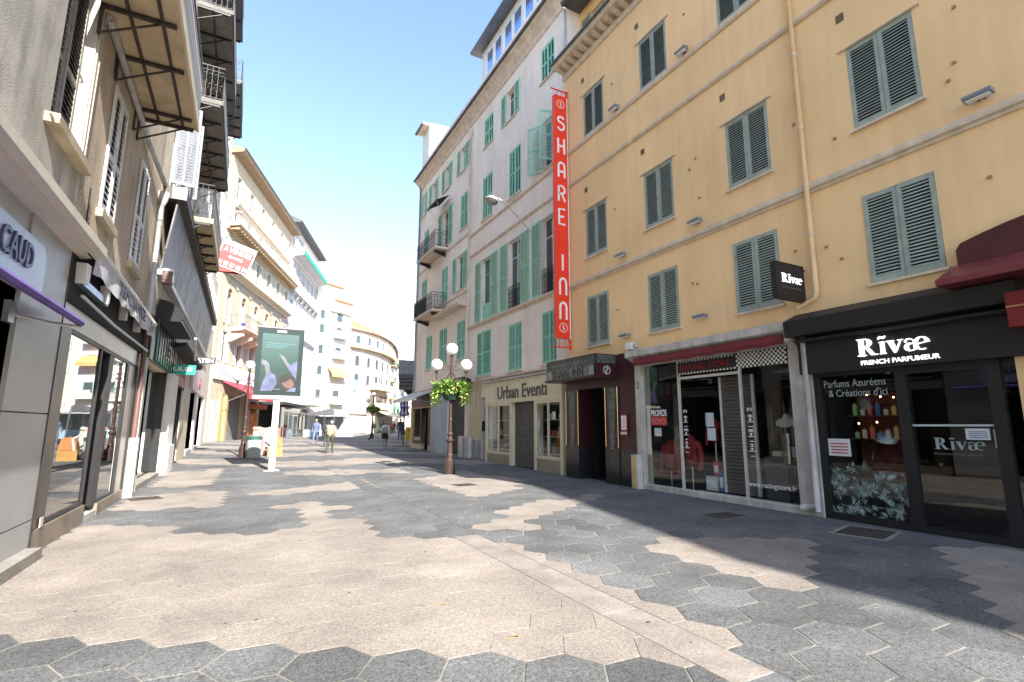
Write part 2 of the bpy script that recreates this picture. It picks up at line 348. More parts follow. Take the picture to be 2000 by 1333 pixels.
def is_beige(x, y):
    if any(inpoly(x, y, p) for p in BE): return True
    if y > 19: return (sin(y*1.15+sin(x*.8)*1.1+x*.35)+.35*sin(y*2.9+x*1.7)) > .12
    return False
def clipx(poly, xc, keep_less):
    out = []
    for a, b in zip(poly, poly[1:]+poly[:1]):
        ia = (a[0] <= xc) == keep_less; ib = (b[0] <= xc) == keep_less
        if ia: out.append(a)
        if ia != ib:
            t = (xc-a[0])/(b[0]-a[0]); out.append((xc, a[1]+(b[1]-a[1])*t))
    return out
tiles = []
for side, (cx, cy, R, rot) in enumerate([(.65, 3.91, .309, -2), (3.75, 3.39, .314, 1)]):
    w_ = R*sqrt(3); a = (w_*cos(radians(-30+rot)), w_*sin(radians(-30+rot))); b = (w_*cos(radians(90+rot)), w_*sin(radians(90+rot)))
    for i in range(-75, 120):
        for j in range(-40, 160):
            x = cx+a[0]*i+b[0]*j; y = cy+a[1]*i+b[1]*j
            lim = XR if y < 32 else 9.4+(y-32)*.36
            if y < -3 or y > 62 or x < -2.6-0 or x > lim+.3: continue
            if (side == 0 and x > 2.87+R) or (side == 1 and x < 3.27-R): continue
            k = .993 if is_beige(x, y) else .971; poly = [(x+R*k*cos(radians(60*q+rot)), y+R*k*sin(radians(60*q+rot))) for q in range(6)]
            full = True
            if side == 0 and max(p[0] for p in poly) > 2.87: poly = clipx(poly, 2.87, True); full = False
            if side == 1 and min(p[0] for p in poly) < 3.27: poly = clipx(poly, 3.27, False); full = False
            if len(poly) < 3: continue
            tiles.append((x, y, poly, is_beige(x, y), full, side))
def slab_mb(mb, poly, zf, bev=.004, h=.014):
    cx = sum(p[0] for p in poly)/len(poly); cy = sum(p[1] for p in poly)/len(poly); n = len(poly)
    inn = []
    for x, y in poly:
        L = max(.03, sqrt((x-cx)**2+(y-cy)**2)); inn.append((cx+(x-cx)*(1-bev/L), cy+(y-cy)*(1-bev/L)))
    vs = [(x, y, zf(y)) for x, y in inn]+[(x, y, zf(y)-.002) for x, y in poly]+[(x, y, zf(y)-h) for x, y in poly]
    mb.add(vs, [tuple(range(n))]+[(k*n+i, (k+1)*n+i, (k+1)*n+(i+1)%n, k*n+(i+1)%n) for k in (0, 1) for i in range(n)])
fw = Vector((sin(.484), cos(.484)))
def vis(x, y):
    d = Vector((x, y)); t = d.dot(fw)
    if t < 1.2: return False
    return abs(d.x*fw.y-d.y*fw.x) < t*1.12
proto = {}; indiv = 0
tiles.sort(key=lambda t: (not vis(t[0], t[1]), t[0]**2+t[1]**2))
rest = {True: MB(), False: MB()}
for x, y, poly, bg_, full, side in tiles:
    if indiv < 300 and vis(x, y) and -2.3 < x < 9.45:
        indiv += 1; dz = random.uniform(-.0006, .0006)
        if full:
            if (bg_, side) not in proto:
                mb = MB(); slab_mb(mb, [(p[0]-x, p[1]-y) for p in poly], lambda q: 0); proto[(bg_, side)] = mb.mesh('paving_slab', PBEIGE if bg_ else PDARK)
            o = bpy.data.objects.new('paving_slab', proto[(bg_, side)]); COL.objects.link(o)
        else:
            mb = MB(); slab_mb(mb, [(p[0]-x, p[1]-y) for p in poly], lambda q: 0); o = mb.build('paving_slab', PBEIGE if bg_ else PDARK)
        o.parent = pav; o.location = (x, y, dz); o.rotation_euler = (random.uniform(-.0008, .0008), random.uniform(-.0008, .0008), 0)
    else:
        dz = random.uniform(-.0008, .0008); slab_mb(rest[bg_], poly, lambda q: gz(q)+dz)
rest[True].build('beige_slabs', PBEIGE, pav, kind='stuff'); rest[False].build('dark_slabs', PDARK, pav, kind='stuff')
# concrete strip with the drain joint
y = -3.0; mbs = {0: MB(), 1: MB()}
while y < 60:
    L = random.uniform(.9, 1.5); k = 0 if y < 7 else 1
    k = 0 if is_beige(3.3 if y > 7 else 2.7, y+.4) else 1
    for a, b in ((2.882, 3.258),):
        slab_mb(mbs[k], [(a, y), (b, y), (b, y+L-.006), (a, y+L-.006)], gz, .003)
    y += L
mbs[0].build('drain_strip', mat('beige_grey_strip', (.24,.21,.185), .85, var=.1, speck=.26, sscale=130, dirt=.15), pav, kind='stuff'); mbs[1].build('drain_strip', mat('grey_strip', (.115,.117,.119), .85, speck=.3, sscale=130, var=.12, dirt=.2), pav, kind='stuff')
IRON = mat('rusty_iron_cover', (.07, .055, .045), .7, metal=.3, var=.2, vscale=30)
def cover(x, y, w, h, rz, label, frame=True):
    t = thing('manhole_cover', label, 'manhole cover', (x, y, gz(y)), rz, 'iron covers set in the paving')
    if frame:
        f = MB(); e = .05
        f.box(-w-e, w+e, -h-e, -h, -.01, .006).box(-w-e, w+e, h, h+e, -.01, .006).box(-w-e, -w, -h, h, -.01, .006).box(w, w+e, -h, h, -.01, .006); f.build('frame', CONC, t)
    p = MB().box(-w+.006, w-.006, -h+.006, h-.006, -.01, .004)
    nx = int(w/.045); ny = int(h/.045)
    for i in range(nx):
        for j in range(ny):
            cx = -w+.03+(2*w-.06)*(i+.5)/nx; cy = -h+.03+(2*h-.06)*(j+.5)/ny; p.box(cx-.013, cx+.013, cy-.013, cy+.013, .004, .009)
    p.build('lid', IRON, t)
cover(7.95, 6.78, .33, .22, .0, 'rectangular rusty drain grate in the shaded paving before the racing shop', False)
cover(8.62, 4.72, .42, .32, .25, 'large square cover in a pale frame before the perfume shop')
cover(-1.72, 13.98, .3, .3, .3, 'square rusty cover near the dark glass shop on the left', False)
cover(5.55, 13.3, .3, .3, .1, 'faint beige framed cover in the sunlit patch near the globe lamp post')
rg = random.Random(9); gm = MB()
for _ in range(260):
    x = rg.uniform(-1.9, 9.2); y = rg.uniform(2.2, 22); r = rg.uniform(.008, .022); gm.add([(x+r*cos(a), y+r*.9*sin(a), gz(y)+.0025) for a in [2*pi*k/8 for k in range(8)]], [tuple(range(8))])
gm.build('gum_spots', mat('old_gum', (.07,.065,.06), .8), pav, kind='stuff')
PUT = mat('yellow_paint_trace', (.60,.42,.14), .8, var=.3, vscale=30, speck=.3, sscale=90)
for i, (x, y, r, lb) in enumerate([(1.74, 4.66, .5, 'nearer'), (1.98, 3.72, .6, 'nearest'), (1.62, 6.25, .4, 'farthest')]):
    mb = MB(); pts = []
    for k in range(9): pts.append((x+.10*cos(k*.7)*(.5+random.random()*.5)*(1 if i else .8), y+.03*sin(k*.7)+.05*cos(k*.7+2)*random.random()))
    mb.add([(px, py, .0035) for px, py in pts], [tuple(range(9))])
    tag(mb.build('paint_mark', PUT), f'faint yellow paint dab on the sunlit beige paving, {lb} of three', 'paint mark', 'yellow paint dabs')
# ------------------------------------------------------------------ right: ochre building
ob = right('ochre_building', 'ochre rendered building with grey green shutters over the racing and perfume shops', 'building')
holes = []; ocW = []
for ci, uc in enumerate((12.23, 9.5, 6.78, 4.08, 1.36, -1.36)):
    for fl, (za, zb) in enumerate(((4.02, 5.60), (6.88, 8.50), (11.03, 12.60))):
        u0, u1 = uc-.53, uc+.53
        holes.append((u0, u1, za, zb)); ocW.append((u0, u1, za, zb, fl))
shops = [(10.65, 13.99, -.3, 3.55), (6.2, 10.45, -.3, 3.28), (2.95, 5.78, -.3, 3.15), (-4.2, 2.6, -.3, 3.2)]
mb = wall_mb(-4.5, 13.9, -.3, 14.0, holes+[(a, b, c, d, .3) for a, b, c, d in [(10.7, 13.9, -.3, 3.45)]+shops[1:]], .22); shell(mb, -4.5, 13.9, -.3, 14.0, 10)
mb.build('wall', OCHRE, ob)
for (u0, u1, za, zb, fl) in ocW:
    closed(ob, u0+.005, u1-.005, za+.01, zb-.005, 'g', GREYG, d=.02 if fl == 0 else .0, pitch=.056, stile=.065)
for (u0, u1, za, zb, fl) in ocW:
    shared('window_sill', ('sillA',), lambda: box(-.58, .58, 0, .06, -.05, -.003), OCHRE_T, ob, ((u0+u1)/2, 0, za))
    if fl: shared('drip_strip', ('dripA',), lambda: box(-.66, .66, 0, .045, .004, .03), OCHRE_T, ob, ((u0+u1)/2, 0, zb))
def course(parent, u0, u1, z, m, prof=((0,0),(.05,.01),(.08,.05),(.08,.09),(.04,.11),(0,.13)), name='string_course'):
    return MB().prism([(d, z+h) for d, h in prof], 'x', u0, u1).build(name, m, parent)
course(ob, -4.5, 13.9, 6.04, OCHRE_T, ((0,0),(.03,0),(.04,.05),(.09,.07),(.10,.12),(.05,.15),(.05,.20),(0,.22)))
course(ob, -4.5, 13.9, 9.68, OCHRE_T); course(ob, -4.5, 13.9, 10.88, OCHRE_T, ((0,0),(.04,.0),(.07,.05),(.07,.10),(0,.13)))
cn = MB().prism([(0,13.85),(.06,13.87),(.10,13.97),(.10,14.02),(0,14.02)], 'x', -4.5, 13.9)
cn.prism([(0,14.16),(.46,14.16),(.50,14.22),(.55,14.32),(0,14.34)], 'x', -4.5, 13.9); cn.build('cornice', OCHRE_T, ob)
for k in range(54):
    u = 13.72-.34*k
    o = bpy.data.objects.new('modillion', CACHE.setdefault('mod', MB().prism([(.10,14.02),(.30,14.05),(.42,14.12),(.42,14.16),(.02,14.16)], 'x', -.08, .08).mesh('modillion', OCHRE_T))); COL.objects.link(o); o.parent = ob; o.location = (u, 0, 0)
MB().box(-4.5, 13.9, .50, .60, 14.28, 14.36).build('gutter', ZINC, ob)
for u, z in ((4.64,9.2),(7.32,9.2),(10.03,9.2),(12.7,9.2),(10.07,13.2),(12.77,13.2),(7.35,13.2)):
    v = MB().box(u-.07, u+.07, 0, .012, z-.08, z+.08)
    v.build('vent', mat('dark_vent', (.14,.10,.06), .9), ob)
bo = MB()
for u, z in [(11.3,8.0),(8.4,7.9),(5.7,7.6),(11.3,4.9),(8.35,4.95),(5.9,5.0),(3.0,8.1),(2.9,5.2),(3.1,7.2),(11.25,12.1),(8.3,12.2),(5.6,8.2),(8.2,8.1),(8.5,5.0),(5.05,4.6),(4.95,6.9),(8.15,7.05),(3.2,6.95),(5.3,4.9)]: bo.lathe([(.001,.03),(.022,.02),(.03,0)], (0,0,0), 7) if False else bo.box(u-.025, u+.025, 0, .03, z-.02, z+.02)
bo.build('wall_plugs', mat('stained_plug', (.36,.22,.10), .9), ob, kind='stuff')
# attic floor set back behind the cornice
at = MB(); at = wall_mb(-4.5, 13.9, 14.3, 17.0, [(u-.5, u+.5, 14.75, 16.5) for u in (12.7, 10.1, 7.5, 4.9)], .2)
o = shell(at, -4.5, 13.9, 14.3, 17.0, 9).build('attic_wall', mat('bright_ochre_render', (.80,.50,.20), .9, var=.05, streak=.1, bump=.2), ob, loc=(0, -.75, 0))
MB().prism([(-.75,17.0),(.08,17.0),(.12,17.12),(-9.7,18.6),(-9.7,17.0)], 'x', -4.5, 13.9).build('roof', ZINC, ob)
for u in (12.7, 10.1, 7.5, 4.9):
    casement(ob, u-.5, u+.5, 14.75, 16.5, WHITEP, d=-.85); opened(ob, u-.5, u+.5, 14.75, 16.5, 'ga', GREYG, .5, d=-.7, pitch=.06)
# drainpipe
dp = right('drainpipe', 'ochre painted drainpipe running down the ochre building between its third and fourth window columns', 'drainpipe')
mb = MB().tube([(5.52,.09,14.1),(5.52,.09,4.08),(5.54,.10,3.98),(5.62,.10,3.93),(5.9,.09,3.86)], .048, 10)
mb.build('pipe', mat('ochre_pipe_paint', (.72,.50,.27), .6, var=.04), dp, smooth=True)
for z in (5.2, 6.2, 7.4, 9.0, 11.2, 13.2): shared('collar', ('collar',), lambda: MB().tube([(0,0,-.03),(0,0,.03)], .056, 10), OCHRE_T, dp, (5.52,.09,z))
# floodlights fixed to the ochre wall
fls = [(8.34,11.08,'upper course right of the second window column'),(11.06,11.08,'upper course nearest the red sign'),(2.85,6.40,'lower course at the right edge of the photo'),(8.23,6.42,'lower course left of the third window column'),
       (10.98,6.40,'lower course between the first two window columns'),(8.24,4.08,'wall just above the racing shop awning'),(10.9,4.04,'wall above the hotel door')]
first = None
for u, z, where in fls:
    lb = f'small grey floodlight on the {where}'
    if first is None:
        first = thing('floodlight', lb, 'floodlight', (0,0,0), pi/2, 'floodlights on the ochre wall')
        MB().prism([(.06,.0),(.20,.02),(.22,.05),(.20,.08),(.06,.08)], 'x', -.17, .17).build('housing', mat('blue_grey_metal', (.22,.26,.32), .4, metal=.3), first)
        MB().box(-.14,.14,.075,.185,-.004,.008).build('lens', OPAL, first); MB().box(-.05,-.02,0,.08,.01,.05).box(.02,.05,0,.08,.01,.05).build('bracket', BLACKM, first); f = first
    else: f = copy_tree(first)
    f['label'] = lb; f.location = (XR, u, z)
# ------------------------------------------------------------------ right: hotel entrance
def room(parent, u0, u1, z0, z1, d0, d1, m, name='interior'):
    mb = MB(); mb.quad((u0,d1,z0),(u1,d1,z0),(u1,d1,z1),(u0,d1,z1)); mb.quad((u0,d0,z0),(u0,d1,z0),(u0,d1,z1),(u0,d0,z1))
    mb.quad((u1,d0,z0),(u1,d0,z1),(u1,d1,z1),(u1,d1,z0)); mb.quad((u0,d0,z1),(u0,d1,z1),(u1,d1,z1),(u1,d0,z1)); mb.quad((u0,d0,z0),(u1,d0,z0),(u1,d1,z0),(u0,d1,z0))
    return mb.build(name, m, parent)
def emblem(parent, u, z, d, R, m, plane, wd=.012):
    strokes(parent, [arc(0,0,R,R,0,360,20)], u, z, d, 1, m, wd, plane, ext=.008, name='emblem')
    strokes(parent, [arc(.05,.22,.22,.22,30,270,8)+[(.2,-.1)]+arc(-.02,-.25,.2,.2,60,-150,8), [(-.16,.12),(.1,.28)], [(.14,-.1),(-.14,-.3)]], u, z, d, R*1.25, m, wd*.8, plane, ext=.008, name='emblem')
en = right('hotel_entrance', 'dark burgundy art deco hotel entrance with grey glass canopy', 'entrance')
MB().box(10.66, 11.36, -.25, .03, 0, 3.62).box(11.36, 13.98, -.25, .03, 2.72, 3.60).build('surround', BURG, en)
room(en, 11.93, 13.3, .005, 2.75, -.26, -3.5, DARKIN)
MB().box(10.66, 11.36, .03, .045, 0, .95).build('plinth', BLKSTONE, en)
for a, b in ((11.36, 11.95), (13.28, 13.98)):
    p = MB().box(a, b, -.5, .06, .95, 2.72).build('pillar', BURG, en)
    MB().box(a-.01, b+.01, -.5, .075, 0, .949).build('base', BLKSTONE, p)
    MB().tube([(a+.02,.07,1.0),(a+.02,.07,2.7)], .012, 6).tube([(b-.02,.07,1.0),(b-.02,.07,2.7)], .012, 6).build('brass_edge', BRASS, p)
    gl = MB(); z = 2.70; w = .19; c = (a+b)/2; hs = [.34,.33,.30,.26,.22,.18,.14]
    for h in hs:
        gl.prism([(c-w, z-h+.012),(c+w, z-h+.012),(c+w, z-.05)]+[(c+w*cos(q), z-.05+.05*sin(q)) for q in (.6,1.2,pi/2,1.95,2.55)]+[(c-w, z-.05)], 'y', .0605, .066); z -= h; w *= .86
    gl.build('glass_panels', GREYGLASS, p, kind='stuff')
    MB().box(c-.015, c+.015, .0665, .07, 1.0, 1.0+.001)
ca = MB().prism([(14.05,0),(14.05,.74),(11.45,.74),(11.45,0)], 'z', 2.95, 3.62).build('canopy', BURG, en)
gp = MB().box(11.5, 14.0, .741, .747, 3.0, 3.57).box(11.44, 11.449, .02, .70, 3.36, 3.58); gp.build('canopy_glass', GREYGLASS, ca)
DK = mat('dark_brown_metal', (.03,.018,.016), .4, var=0)
ln = MB()
for row, z in enumerate((3.34, 3.46)):
    for k in range(12):
        c = 11.6+.2*k+(.1 if row else 0)
        if c > 13.95: continue
        pts = [(c-.1+.2*q/6, .75, z+(.09*sin(pi*q/6))) for q in range(7)]; ln.tube(pts, .011, 4)
for z in (3.01, 3.32, 3.57): ln.tube([(11.48,.75,z),(14.02,.75,z)], .014, 4)
for row, z in enumerate((3.38, 3.47)):
    for k in range(4):
        c = .12+.17*k+(.08 if row else 0); ln.tube([(11.44, c-.08+.16*q/6, z+.08*sin(pi*q/6)) for q in range(7)], .01, 4)
for k in range(3): ln.box(11.48+.0, 11.50, .745, .755, 3.0, 3.3)
ln.build('canopy_tracery', DK, ca, kind='stuff')
text(ca, 'SHARE INN', 12.85, 3.165, .75, 1.62, .24, DK, ext=.02)
MB().box(13.72, 13.98, .7475, .752, 3.03, 3.3).box(11.52, 11.75, .7475, .752, 3.03, 3.3).build('glass_block', mat('pale_deco_glass', (.22,.24,.23), .3), ca)
dk = MB().lathe([(.13,0),(.13,.008),(.001,.008)], (0,0,0), 20); dko = dk.build('emblem_disc', mat('navy_disc', (.012,.012,.03), .4), ca); dko.rotation_euler = (0, -pi/2, 0); dko.location = (11.449, .36, 3.16)
# emblem on the end of the canopy, drawn facing the street's near end (towards -u)
eo = bpy.data.objects.new('emblem_ring', MB().tube([(-.012, .36+.115*cos(q), 3.16+.115*sin(q)) for q in [2*pi*k/20 for k in range(20)]], .008, 4, closed=True)
     .tube([(-.012, .36+.05*cos(q), 3.19+.04*sin(q)) for q in [.4+.5*k for k in range(8)]], .007, 4).tube([(-.012, .36+.045*cos(q), 3.12+.04*sin(q)) for q in [2.0-.5*k for k in range(9)]], .007, 4).tube([(-.012,.33,3.21),(-.012,.39,3.1)], .006, 4).mesh('emblem_ring', WLET)); COL.objects.link(eo); eo.parent = ca; eo.location = (11.445, 0, 0)
mc = right('menu_case', 'small lit menu case with red rim on the dark panel right of the hotel door', 'menu case')
MB().box(10.98, 11.24, .045, .09, 1.35, 1.92).build('case', mat('dark_red_metal', (.25,.02,.03), .4), mc); MB().box(11.0, 11.2, .09, .094, 1.5, 1.88).build('menu_sheet', WLET, mc)
MB().box(10.98, 11.24, .09, .10, 1.37, 1.44).build('tray', ALU, mc)
tl = MB()
for i in range(9): tl.box(11.03, 11.16-.02*(i % 3), .0945, .0955, 1.54+.035*i, 1.552+.035*i)
tl.build('print_lines', mat('grey_print', (.2,.2,.25), .7), mc, kind='stuff')
# vertical hotel sign
hs = thing('hotel_sign', 'tall narrow red SHARE INN sign hanging beside the ochre building', 'sign', (0,13.62,0))
MB().box(8.80, 9.30, 0, .16, 4.40, 13.05).build('panel', RED, hs)
MB().box(9.301, 9.36, .02, .14, 4.40, 13.05).build('white_edge', WHITEP, hs)
fr = MB()
for z in (4.12, 4.3, 13.12, 13.3, 10.9, 8.6, 6.6): fr.tube([(8.7 if z in (4.12,13.3) else 9.3,.08,z),(9.42,.08,z)], .025, 6)
for x in (8.95, 9.15): fr.tube([(x,.08,4.12),(x,.08,4.4)], .014, 5).tube([(x,.08,13.05),(x,.08,13.3)], .014, 5)
for z in (4.12, 4.3, 13.12, 13.3, 10.9, 8.6, 6.6): fr.tube([(9.36,.08,z-.05),(9.36,.08,z+.05)], .045, 6)
fr.tube([(9.36,.08,4.05),(9.36,.08,13.35)], .02, 6)
fr.build('bracket', RED, hs)
SH = {'S': [arc(.5,1.5,.38,.38,20,270,12)+arc(.5,.62,.4,.5,90,-160,12)], 'H': [[(.12,0),(.12,2)],[(.88,0),(.88,2)],[(.12,1),(.88,1)]],
 'A': [[(.12,0),(.12,1.5)]+arc(.5,1.5,.38,.42,180,0,8)+[(.88,0)],[(.12,.75),(.88,.75)]], 'R': [[(.12,0),(.12,1.96),(.5,1.96)]+arc(.5,1.48,.38,.48,90,-90,8)+[(.12,1.0)],[(.5,1.0),(.9,0)]],
 'E': [[(.88,1.95),(.12,1.95),(.12,.05),(.88,.05)],[(.12,1),(.75,1)]], 'I': [[(.5,0),(.5,2)]], 'n': [[(.12,0),(.12,1.4)]+arc(.5,1.4,.38,.6,180,0,9)+[(.88,0)]]}
for ch, zc in (('S',11.98),('H',11.13),('A',10.25),('R',9.38),('E',8.55),('I',6.95),('n',6.12),('n',5.30)):
    strokes(hs, SH[ch], 9.05-.16, zc-.28, -.001, .32, WLET, .072, 'south', .015, sy=.28)
emblem(hs, 9.05, 12.72, -.001, .15, WLET, 'south', .018); emblem(hs, 9.05, 4.75, -.001, .15, WLET, 'south', .018)
# ------------------------------------------------------------------ right: racing shop
rs = right('racing_shopfront', 'racing shop front in a dirty white surround with chequered fascia and folded red awning', 'shopfront')
MB().box(10.42, 10.64, -.2, .05, 0, 3.45).build('pilaster', DIRTYW, rs); pz = MB().box(5.78, 6.2, -.3, .06, 0, 3.5)
pz.build('pilaster', DIRTYW, rs)
MB().prism([(.05,3.28),(.34,3.42),(.34,3.56),(.0,3.66),(.0,3.28)], 'x', 5.98, 10.68).build('head_band', DIRTYW, rs)
MB().prism([(.05,3.05),(.30,3.2),(.30,3.42),(.05,3.42)], 'x', 5.97, 6.1).build('end_cheek', DIRTYW, rs)
aw = MB()
N = 24
for i in range(N):
    a = 6.12+(10.4-6.12)*i/N; b = 6.12+(10.4-6.12)*(i+1)/N; s_ = .012*sin(i*1.7); t_ = .012*sin((i+1)*1.7)
    aw.quad((a,.06,3.30),(b,.06,3.30),(b,.31+t_,3.24+t_),(a,.31+s_,3.24+s_)); aw.quad((a,.31+s_,3.24+s_),(b,.31+t_,3.24+t_),(b,.30,3.36),(a,.30,3.36)); aw.quad((a,.31+s_,3.24+s_),(b,.31+t_,3.24+t_),(b,.28,3.16+t_),(a,.28,3.16+s_))
aw.build('awning', BURGA, rs); MB().tube([(6.12,.17,3.22),(10.4,.17,3.22)], .03, 8).build('awning_roller', ALU, rs)
room(rs, 6.22, 10.40, .1, 3.2, -.3, -2.6, DIMIN)
fa = MB()
for u in (6.2, 7.37, 9.12, 10.36): shared('frame_post', ('rfp',), lambda: box(0, .05, -.06, .0, .12, 3.22), ALU, rs, (u,0,0))
for z in (.08, 3.17): shared('frame_rail', ('rfr',), lambda: box(6.25, 10.4, -.058, -.002, 0, .06), ALU, rs, (0,0,z))
MB().box(7.42, 9.12, -.056, -.004, 2.72, 2.78).build('frame_rail', ALU, rs)
for u in (8.14, 7.3): shared('door_post', ('rdp',), lambda: box(0, .06, -.35, -.30, .15, 2.72), ALU, rs, (u,0,0))
MB().quad((6.25,-.03,.14),(7.37,-.03,.14),(7.37,-.03,3.17),(6.25,-.03,3.17)).build('window_pane', GLASS, rs)
MB().quad((9.17,-.03,.14),(10.36,-.03,.14),(10.36,-.03,3.17),(9.17,-.03,3.17)).build('window_pane', GLASS, rs)
MB().quad((8.2,-.32,.15),(9.12,-.05,.15),(9.12,-.05,2.72),(8.2,-.32,2.72)).build('window_pane', GLASS, rs)
def shutter_slats(parent, u0, u1, z0, z1, d, m, p=.075, name='roller_slat'):
    n = int((z1-z0)/p)
    for i in range(n):
        z = z0+(z1-z0)*i/n; h = (z1-z0)/n
        k = ('rs', round(u1-u0, 2), round(h, 3), m.name)
        shared(name, k, lambda: MB().prism([(0,0),(.012,h*.15),(.02,h*.5),(.012,h*.85),(0,h)], 'x', 0, u1-u0), m, parent, (u0, d, z))
sh = MB().box(7.36, 8.14, -.345, -.325, .15, 2.72).build('roller_shutter', ROLL, rs)
shutter_slats(sh, 7.36, 8.14, .35, 2.7, -.325, ROLL)
MB().box(6.2, 8.95, -.35, .06, 0, .11).box(8.95, 10.42, -.1, .04, 0, .12).build('step', DIRTYW, rs)
CHK = MB(); CHW = MB()
nx, nz = 24, 7
for i in range(nx):
    for j in range(nz):
        a = 6.27+1.17*i/nx; z = 2.83+.33*j/nz
        (CHK if (i+j) % 2 else CHW).box(a, a+1.17/nx, .0, .01, z, z+.33/nz)
for i in range(36):
    for j in (0, 1, 8, 9)[1:3] if False else (0, 7):
        a = 7.46+1.67*i/36; z = 2.83+.33*j/8
        (CHK if (i+j) % 2 else CHW).box(a, a+1.67/36, .0, .012, z, z+.33/8)
CHW.build('white_checks', WHITEP, rs, kind='stuff'); CHK.build('black_checks', BLACK, rs, kind='stuff')
MB().box(7.46, 9.13, 0, .011, 2.872, 3.118).build('name_board', BLACK, rs)
text(rs, 'RACING STORE', 8.3, 2.99, .02, 1.42, .14, mat('dark_red_letters', (.30,.015,.02), .5), ext=.015)
text(rs, 'PROMOS', 9.87, 1.93, -.02, .55, .17, WLET, ext=.003, bold=.02)
MB().box(9.6, 10.14, -.022, -.02, 1.62, 1.83).build('red_sticker', mat('red_sticker', (.5,.03,.03), .5), rs)
text(rs, 'PROMOS', 9.87, 1.72, -.016, .5, .15, mat('pale_red', (.6,.2,.2), .5), ext=.003)
text(rs, 'www.racingstore.fr', 6.84, .42, -.02, 1.06, .13, WLET, ext=.003)
for u in (8.98, 7.2):
    d = -.035 if u > 8 else -.02
    text(rs, 'F1', u, 1.95, d+.02, .1, .07, WLET, ext=.003, bold=.03)
    lg = MB(); rr = random.Random(3)
    for k, z in enumerate((1.84, 1.74, 1.64, 1.54, 1.44, 1.34, 1.24, 1.14, 1.04)):
        w = .04+.05*rr.random()
        if k % 3 == 0: lg.prism([(u-w, z),(u+w, z),(u+w*.4, z-.03),(u-w*.4, z-.03)], 'y', d+.016, d+.018)
        elif k % 3 == 1: lg.prism([(u+.03*cos(q), z+.025*sin(q)) for q in [2*pi*m/8 for m in range(8)]], 'y', d+.016, d+.018)
        for i in range(5): lg.box(u-w+2*w*i/5, u-w+2*w*(i+.7)/5, d+.016, d+.018, z-.055, z-.035)
    lg.build('sponsor_logos', WLET, rs, kind='stuff')
for (u, z, w, h) in ((9.92, 1.45, .12, .1), (8.45, 1.75, .12, .16), (8.42, 1.42, .12, .14)):
    MB().box(u-w, u+w, -.23 if u < 9 else -.024, -.226 if u < 9 else -.02, z-h, z+h).build('notice', mat('pale_blue_paper', (.55,.62,.66), .7), rs)
text(rs, '2', 10.53, 2.68, .052, .1, .18, BLACK, ext=.005, name='house_number')
REDF = mat('racing_red_fabric', (.27,.012,.014), .6, var=.15)
def skin(joints, edges, radii, mats, seg, sub=1, name='body', parent=None, root=0):
    me = bpy.data.meshes.new(name); me.from_pydata(joints, edges, []); o = bpy.data.objects.new(name, me); COL.objects.link(o)
    sk = o.modifiers.new('s', 'SKIN'); sk.use_smooth_shade = True; sb = o.modifiers.new('b', 'SUBSURF'); sb.levels = sub; sb.render_levels = sub
    for i, r in enumerate(radii): me.skin_vertices[0].data[i].radius = (r, r) if not isinstance(r, tuple) else r; me.skin_vertices[0].data[i].use_root = (i == root)
    dg = bpy.context.evaluated_depsgraph_get(); m2 = bpy.data.meshes.new_from_object(o.evaluated_get(dg)); bpy.data.objects.remove(o)
    m2.name = name; m2.materials.clear()
    for m in mats: m2.materials.append(m)
    J = [Vector(j) for j in joints]
    for p in m2.polygons:
        c = p.center; best = (1e9, 0)
        for k, (a, b) in enumerate(edges):
            ab = J[b]-J[a]; t = max(0, min(1, (c-J[a]).dot(ab)/max(1e-9, ab.length_squared))); dd = (c-J[a]-ab*t).length
            if dd < best[0]: best = (dd, seg[k])
        p.material_index = best[1]
    m2.shade_smooth(); o = bpy.data.objects.new(name, m2); COL.objects.link(o); o.parent = parent; return o
def torso(loc, m1, m2, label, h=.62, arms=True, group=None, name='mannequin'):
    t = thing(name, label, 'mannequin', loc, pi/2, group)
    J = [(0,0,0),(0,0,.18),(0,.01,.40),(0,0,.52),(0,0,.60)]; E = [(0,1),(1,2),(2,3),(3,4)]; R = [(.15,.10),(.13,.09),(.19,.11),(.07,.07),(.05,.05)]; S = [1,1,0,0]
    if arms:
        J += [(.17,0,.43),(.24,0,.18),(.22,.06,-.06),(-.17,0,.43),(-.24,0,.18),(-.22,.06,-.06)]; E += [(2,5),(5,6),(6,7),(2,8),(8,9),(9,10)]; R += [.07,.055,.045]*2; S += [0,1,1,0,1,1]
    o = skin(J, E, R, [m1, m2], S, 1, 'torso', t); k = h/.62
    o.scale = (k,)*3; MB().tube([(0,0,-loc[2]+.1),(0,0,.02)], .02, 8).build('stand', STEEL, t); return t
torso((9.95,6.75,1.15), mat('white_jacket', (.45,.45,.42), .7), DKFAB, 'headless mannequin wearing a black jacket with white yoke in the racing shop window', .75)
torso((9.75,9.15,.62), REDF, REDF, 'red racing jacket on a stand in the far pane of the racing shop', .8, group='red racing wear in the shop window')
torso((9.85,9.95,.45), REDF, REDF, 'red racing suit low in the corner of the racing shop window', .85, group='red racing wear in the shop window')
torso((9.9,8.55,1.2), REDF, REDF, 'red team shirt hanging beside the roller shutter of the racing shop', .6, group='red racing wear in the shop window')
for (y, z, lb, m) in ((9.95, 1.62, 'dark racing cap above the promotion sticker in the racing shop', DKFAB), (9.15, 1.2, 'red cap over the red jacket in the racing shop window', REDF)):
    t = thing('cap', lb, 'cap', (9.8, y, z), pi/2); MB().sphere((0,0,0), .1, 14, 8, (1,1.1,.8)).build('crown', m, t, smooth=True); MB().prism([(-.08,.05),(.08,.05),(.06,.19),(-.06,.19)], 'z', -.03, -.02).build('peak', m, t)
